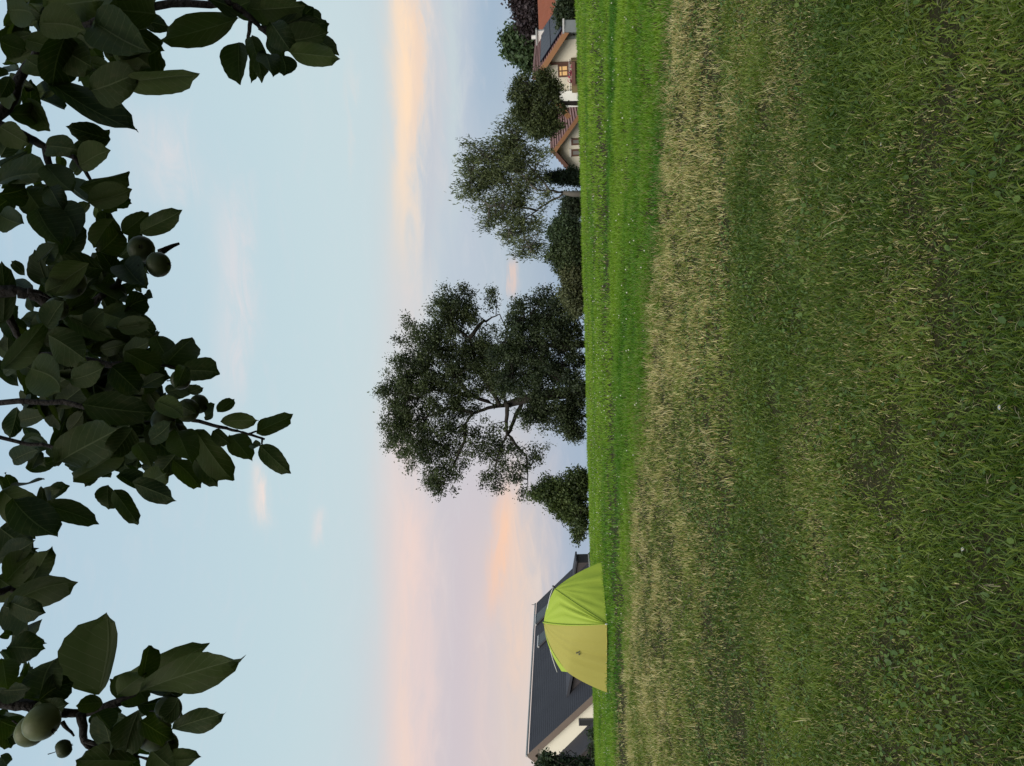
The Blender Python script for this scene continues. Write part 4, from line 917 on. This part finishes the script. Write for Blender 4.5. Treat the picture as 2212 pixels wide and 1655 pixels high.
# apples, each a thing of its own
ma = material('apple_skin', (.040, .052, .019), .5, .25, .45, 2.2)
def apple_mesh():
    V, Fc = [], []; nu, nv_ = 16, 11
    for i in range(nv_+1):
        ph = math.pi*i/nv_; r = math.sin(ph)*(1+.06*math.cos(ph)); z = .92*math.cos(ph)-.30*math.exp(-(math.sin(ph)/.32)**2)*(1 if math.cos(ph) > 0 else -.6)
        for j in range(nu): V.append((r*math.cos(6.2832*j/nu), r*math.sin(6.2832*j/nu), z))
    for i in range(nv_):
        for j in range(nu): a, b_ = i*nu+j, i*nu+(j+1) % nu; Fc.append((a, a+nu, b_+nu, b_))
    me = bpy.data.meshes.new('skin'); me.from_pydata(V, [], Fc); me.polygons.foreach_set('use_smooth', [True]*len(me.polygons)); me.materials.append(ma); return me
me_a = apple_mesh()
me_pale = me_a.copy(); me_pale.materials.clear(); me_pale.materials.append(material('pale_apple_skin', (.11, .125, .05), .5, .25, .3, 5))
mb = MB(); mb.tube([Vector((0, 0, .55)), Vector((.05, 0, .95)), Vector((.16, .03, 1.55))], [.05, .045, .06], 6); me_s = mb.build('stalk', M['apple_bark']); 
mb = MB()
for j in range(5):
    a = 6.2832*j/5; d = Vector((math.cos(a), math.sin(a), 0)); s_ = Vector((-d.y, d.x, 0)); c0 = Vector((0, 0, -.72)); mb.quad(c0+d*.05-s_*.07, c0+d*.05+s_*.07, c0+d*.2-Vector((0, 0, .26)))
me_c = mb.build('calyx', M['apple_bark'])
apples = [(zB, 890, 150, 85, 'unripe apple tucked above the rounder apple at the bare twig end', -40), (zB, 1000, 250, 83, 'round unripe apple lowest in its cluster, beside the bare broken twig', -60), (zB, 435, 365, 112, 'large unripe apple under the pale broad leaf near the forked bare twig', 10), (zB, 360, 530, 76, 'unripe apple right where the forked bare twig ends', 30),
          (zB, 1140, 975, 66, 'small dark apple half hidden behind a hanging leaf', 0), (zB, 1185, 1170, 78, 'unripe apple in the lowest cluster, above the slender leafy tip', -30), (zB, 1255, 1130, 64, 'apple partly behind another, nearest the slender leafy tip', -20), (zB, 1030, 1235, 82, 'unripe apple furthest from the slender leafy tip in the lowest cluster', 20), (zB, 1120, 1310, 68, 'shaded apple almost hidden by leaves behind the lowest cluster', 40),
          (zC, 250, 1395, 112, 'palest green apple hanging from the thick knobbly twig', 120), (zC, 185, 1445, 96, 'apple peeping out behind the palest green apple', 130), (zC, 378, 1550, 55, 'tiny round fruitlet on a thin stalk', 150), (zC, 1000, 1320, 86, 'unripe apple under the long curled leaves', -20), (zC, 915, 1455, 108, 'largest apple in the cluster below the long curled leaves', -40), (zC, 975, 1535, 88, 'apple partly behind the largest one below the curled leaves', -10)]
depths = [.96, .93, .90, .88, 1.0, .98, 1.01, .97, 1.0, .87, .90, .88, .93, .88, .93]
for (zm, x, y, r, lab, rot), D in zip(apples, depths):
    s = zm(1, 0)[0]-zm(0, 0)[0]; c0 = P(*zm(x, y), D); rad = r*s*D/F
    o = thing('apple', lab, 'apple', c0, 'unripe apples in the branches')
    o.rotation_euler = (rng.normal(.1, .3), rng.normal(0, .35), rng.random()*6); o.scale = (rad,)*3
    k_ = bpy.data.objects.new('skin', me_pale if 'palest' in lab else me_a); C.objects.link(k_); k_.parent = o
    for src in (me_s, me_c):
        k_ = src.copy(); C.objects.link(k_); k_.parent = o
for src in (me_s, me_c): bpy.data.objects.remove(src)
print('leaf parts', leaf_count, 'loose', len(loose))
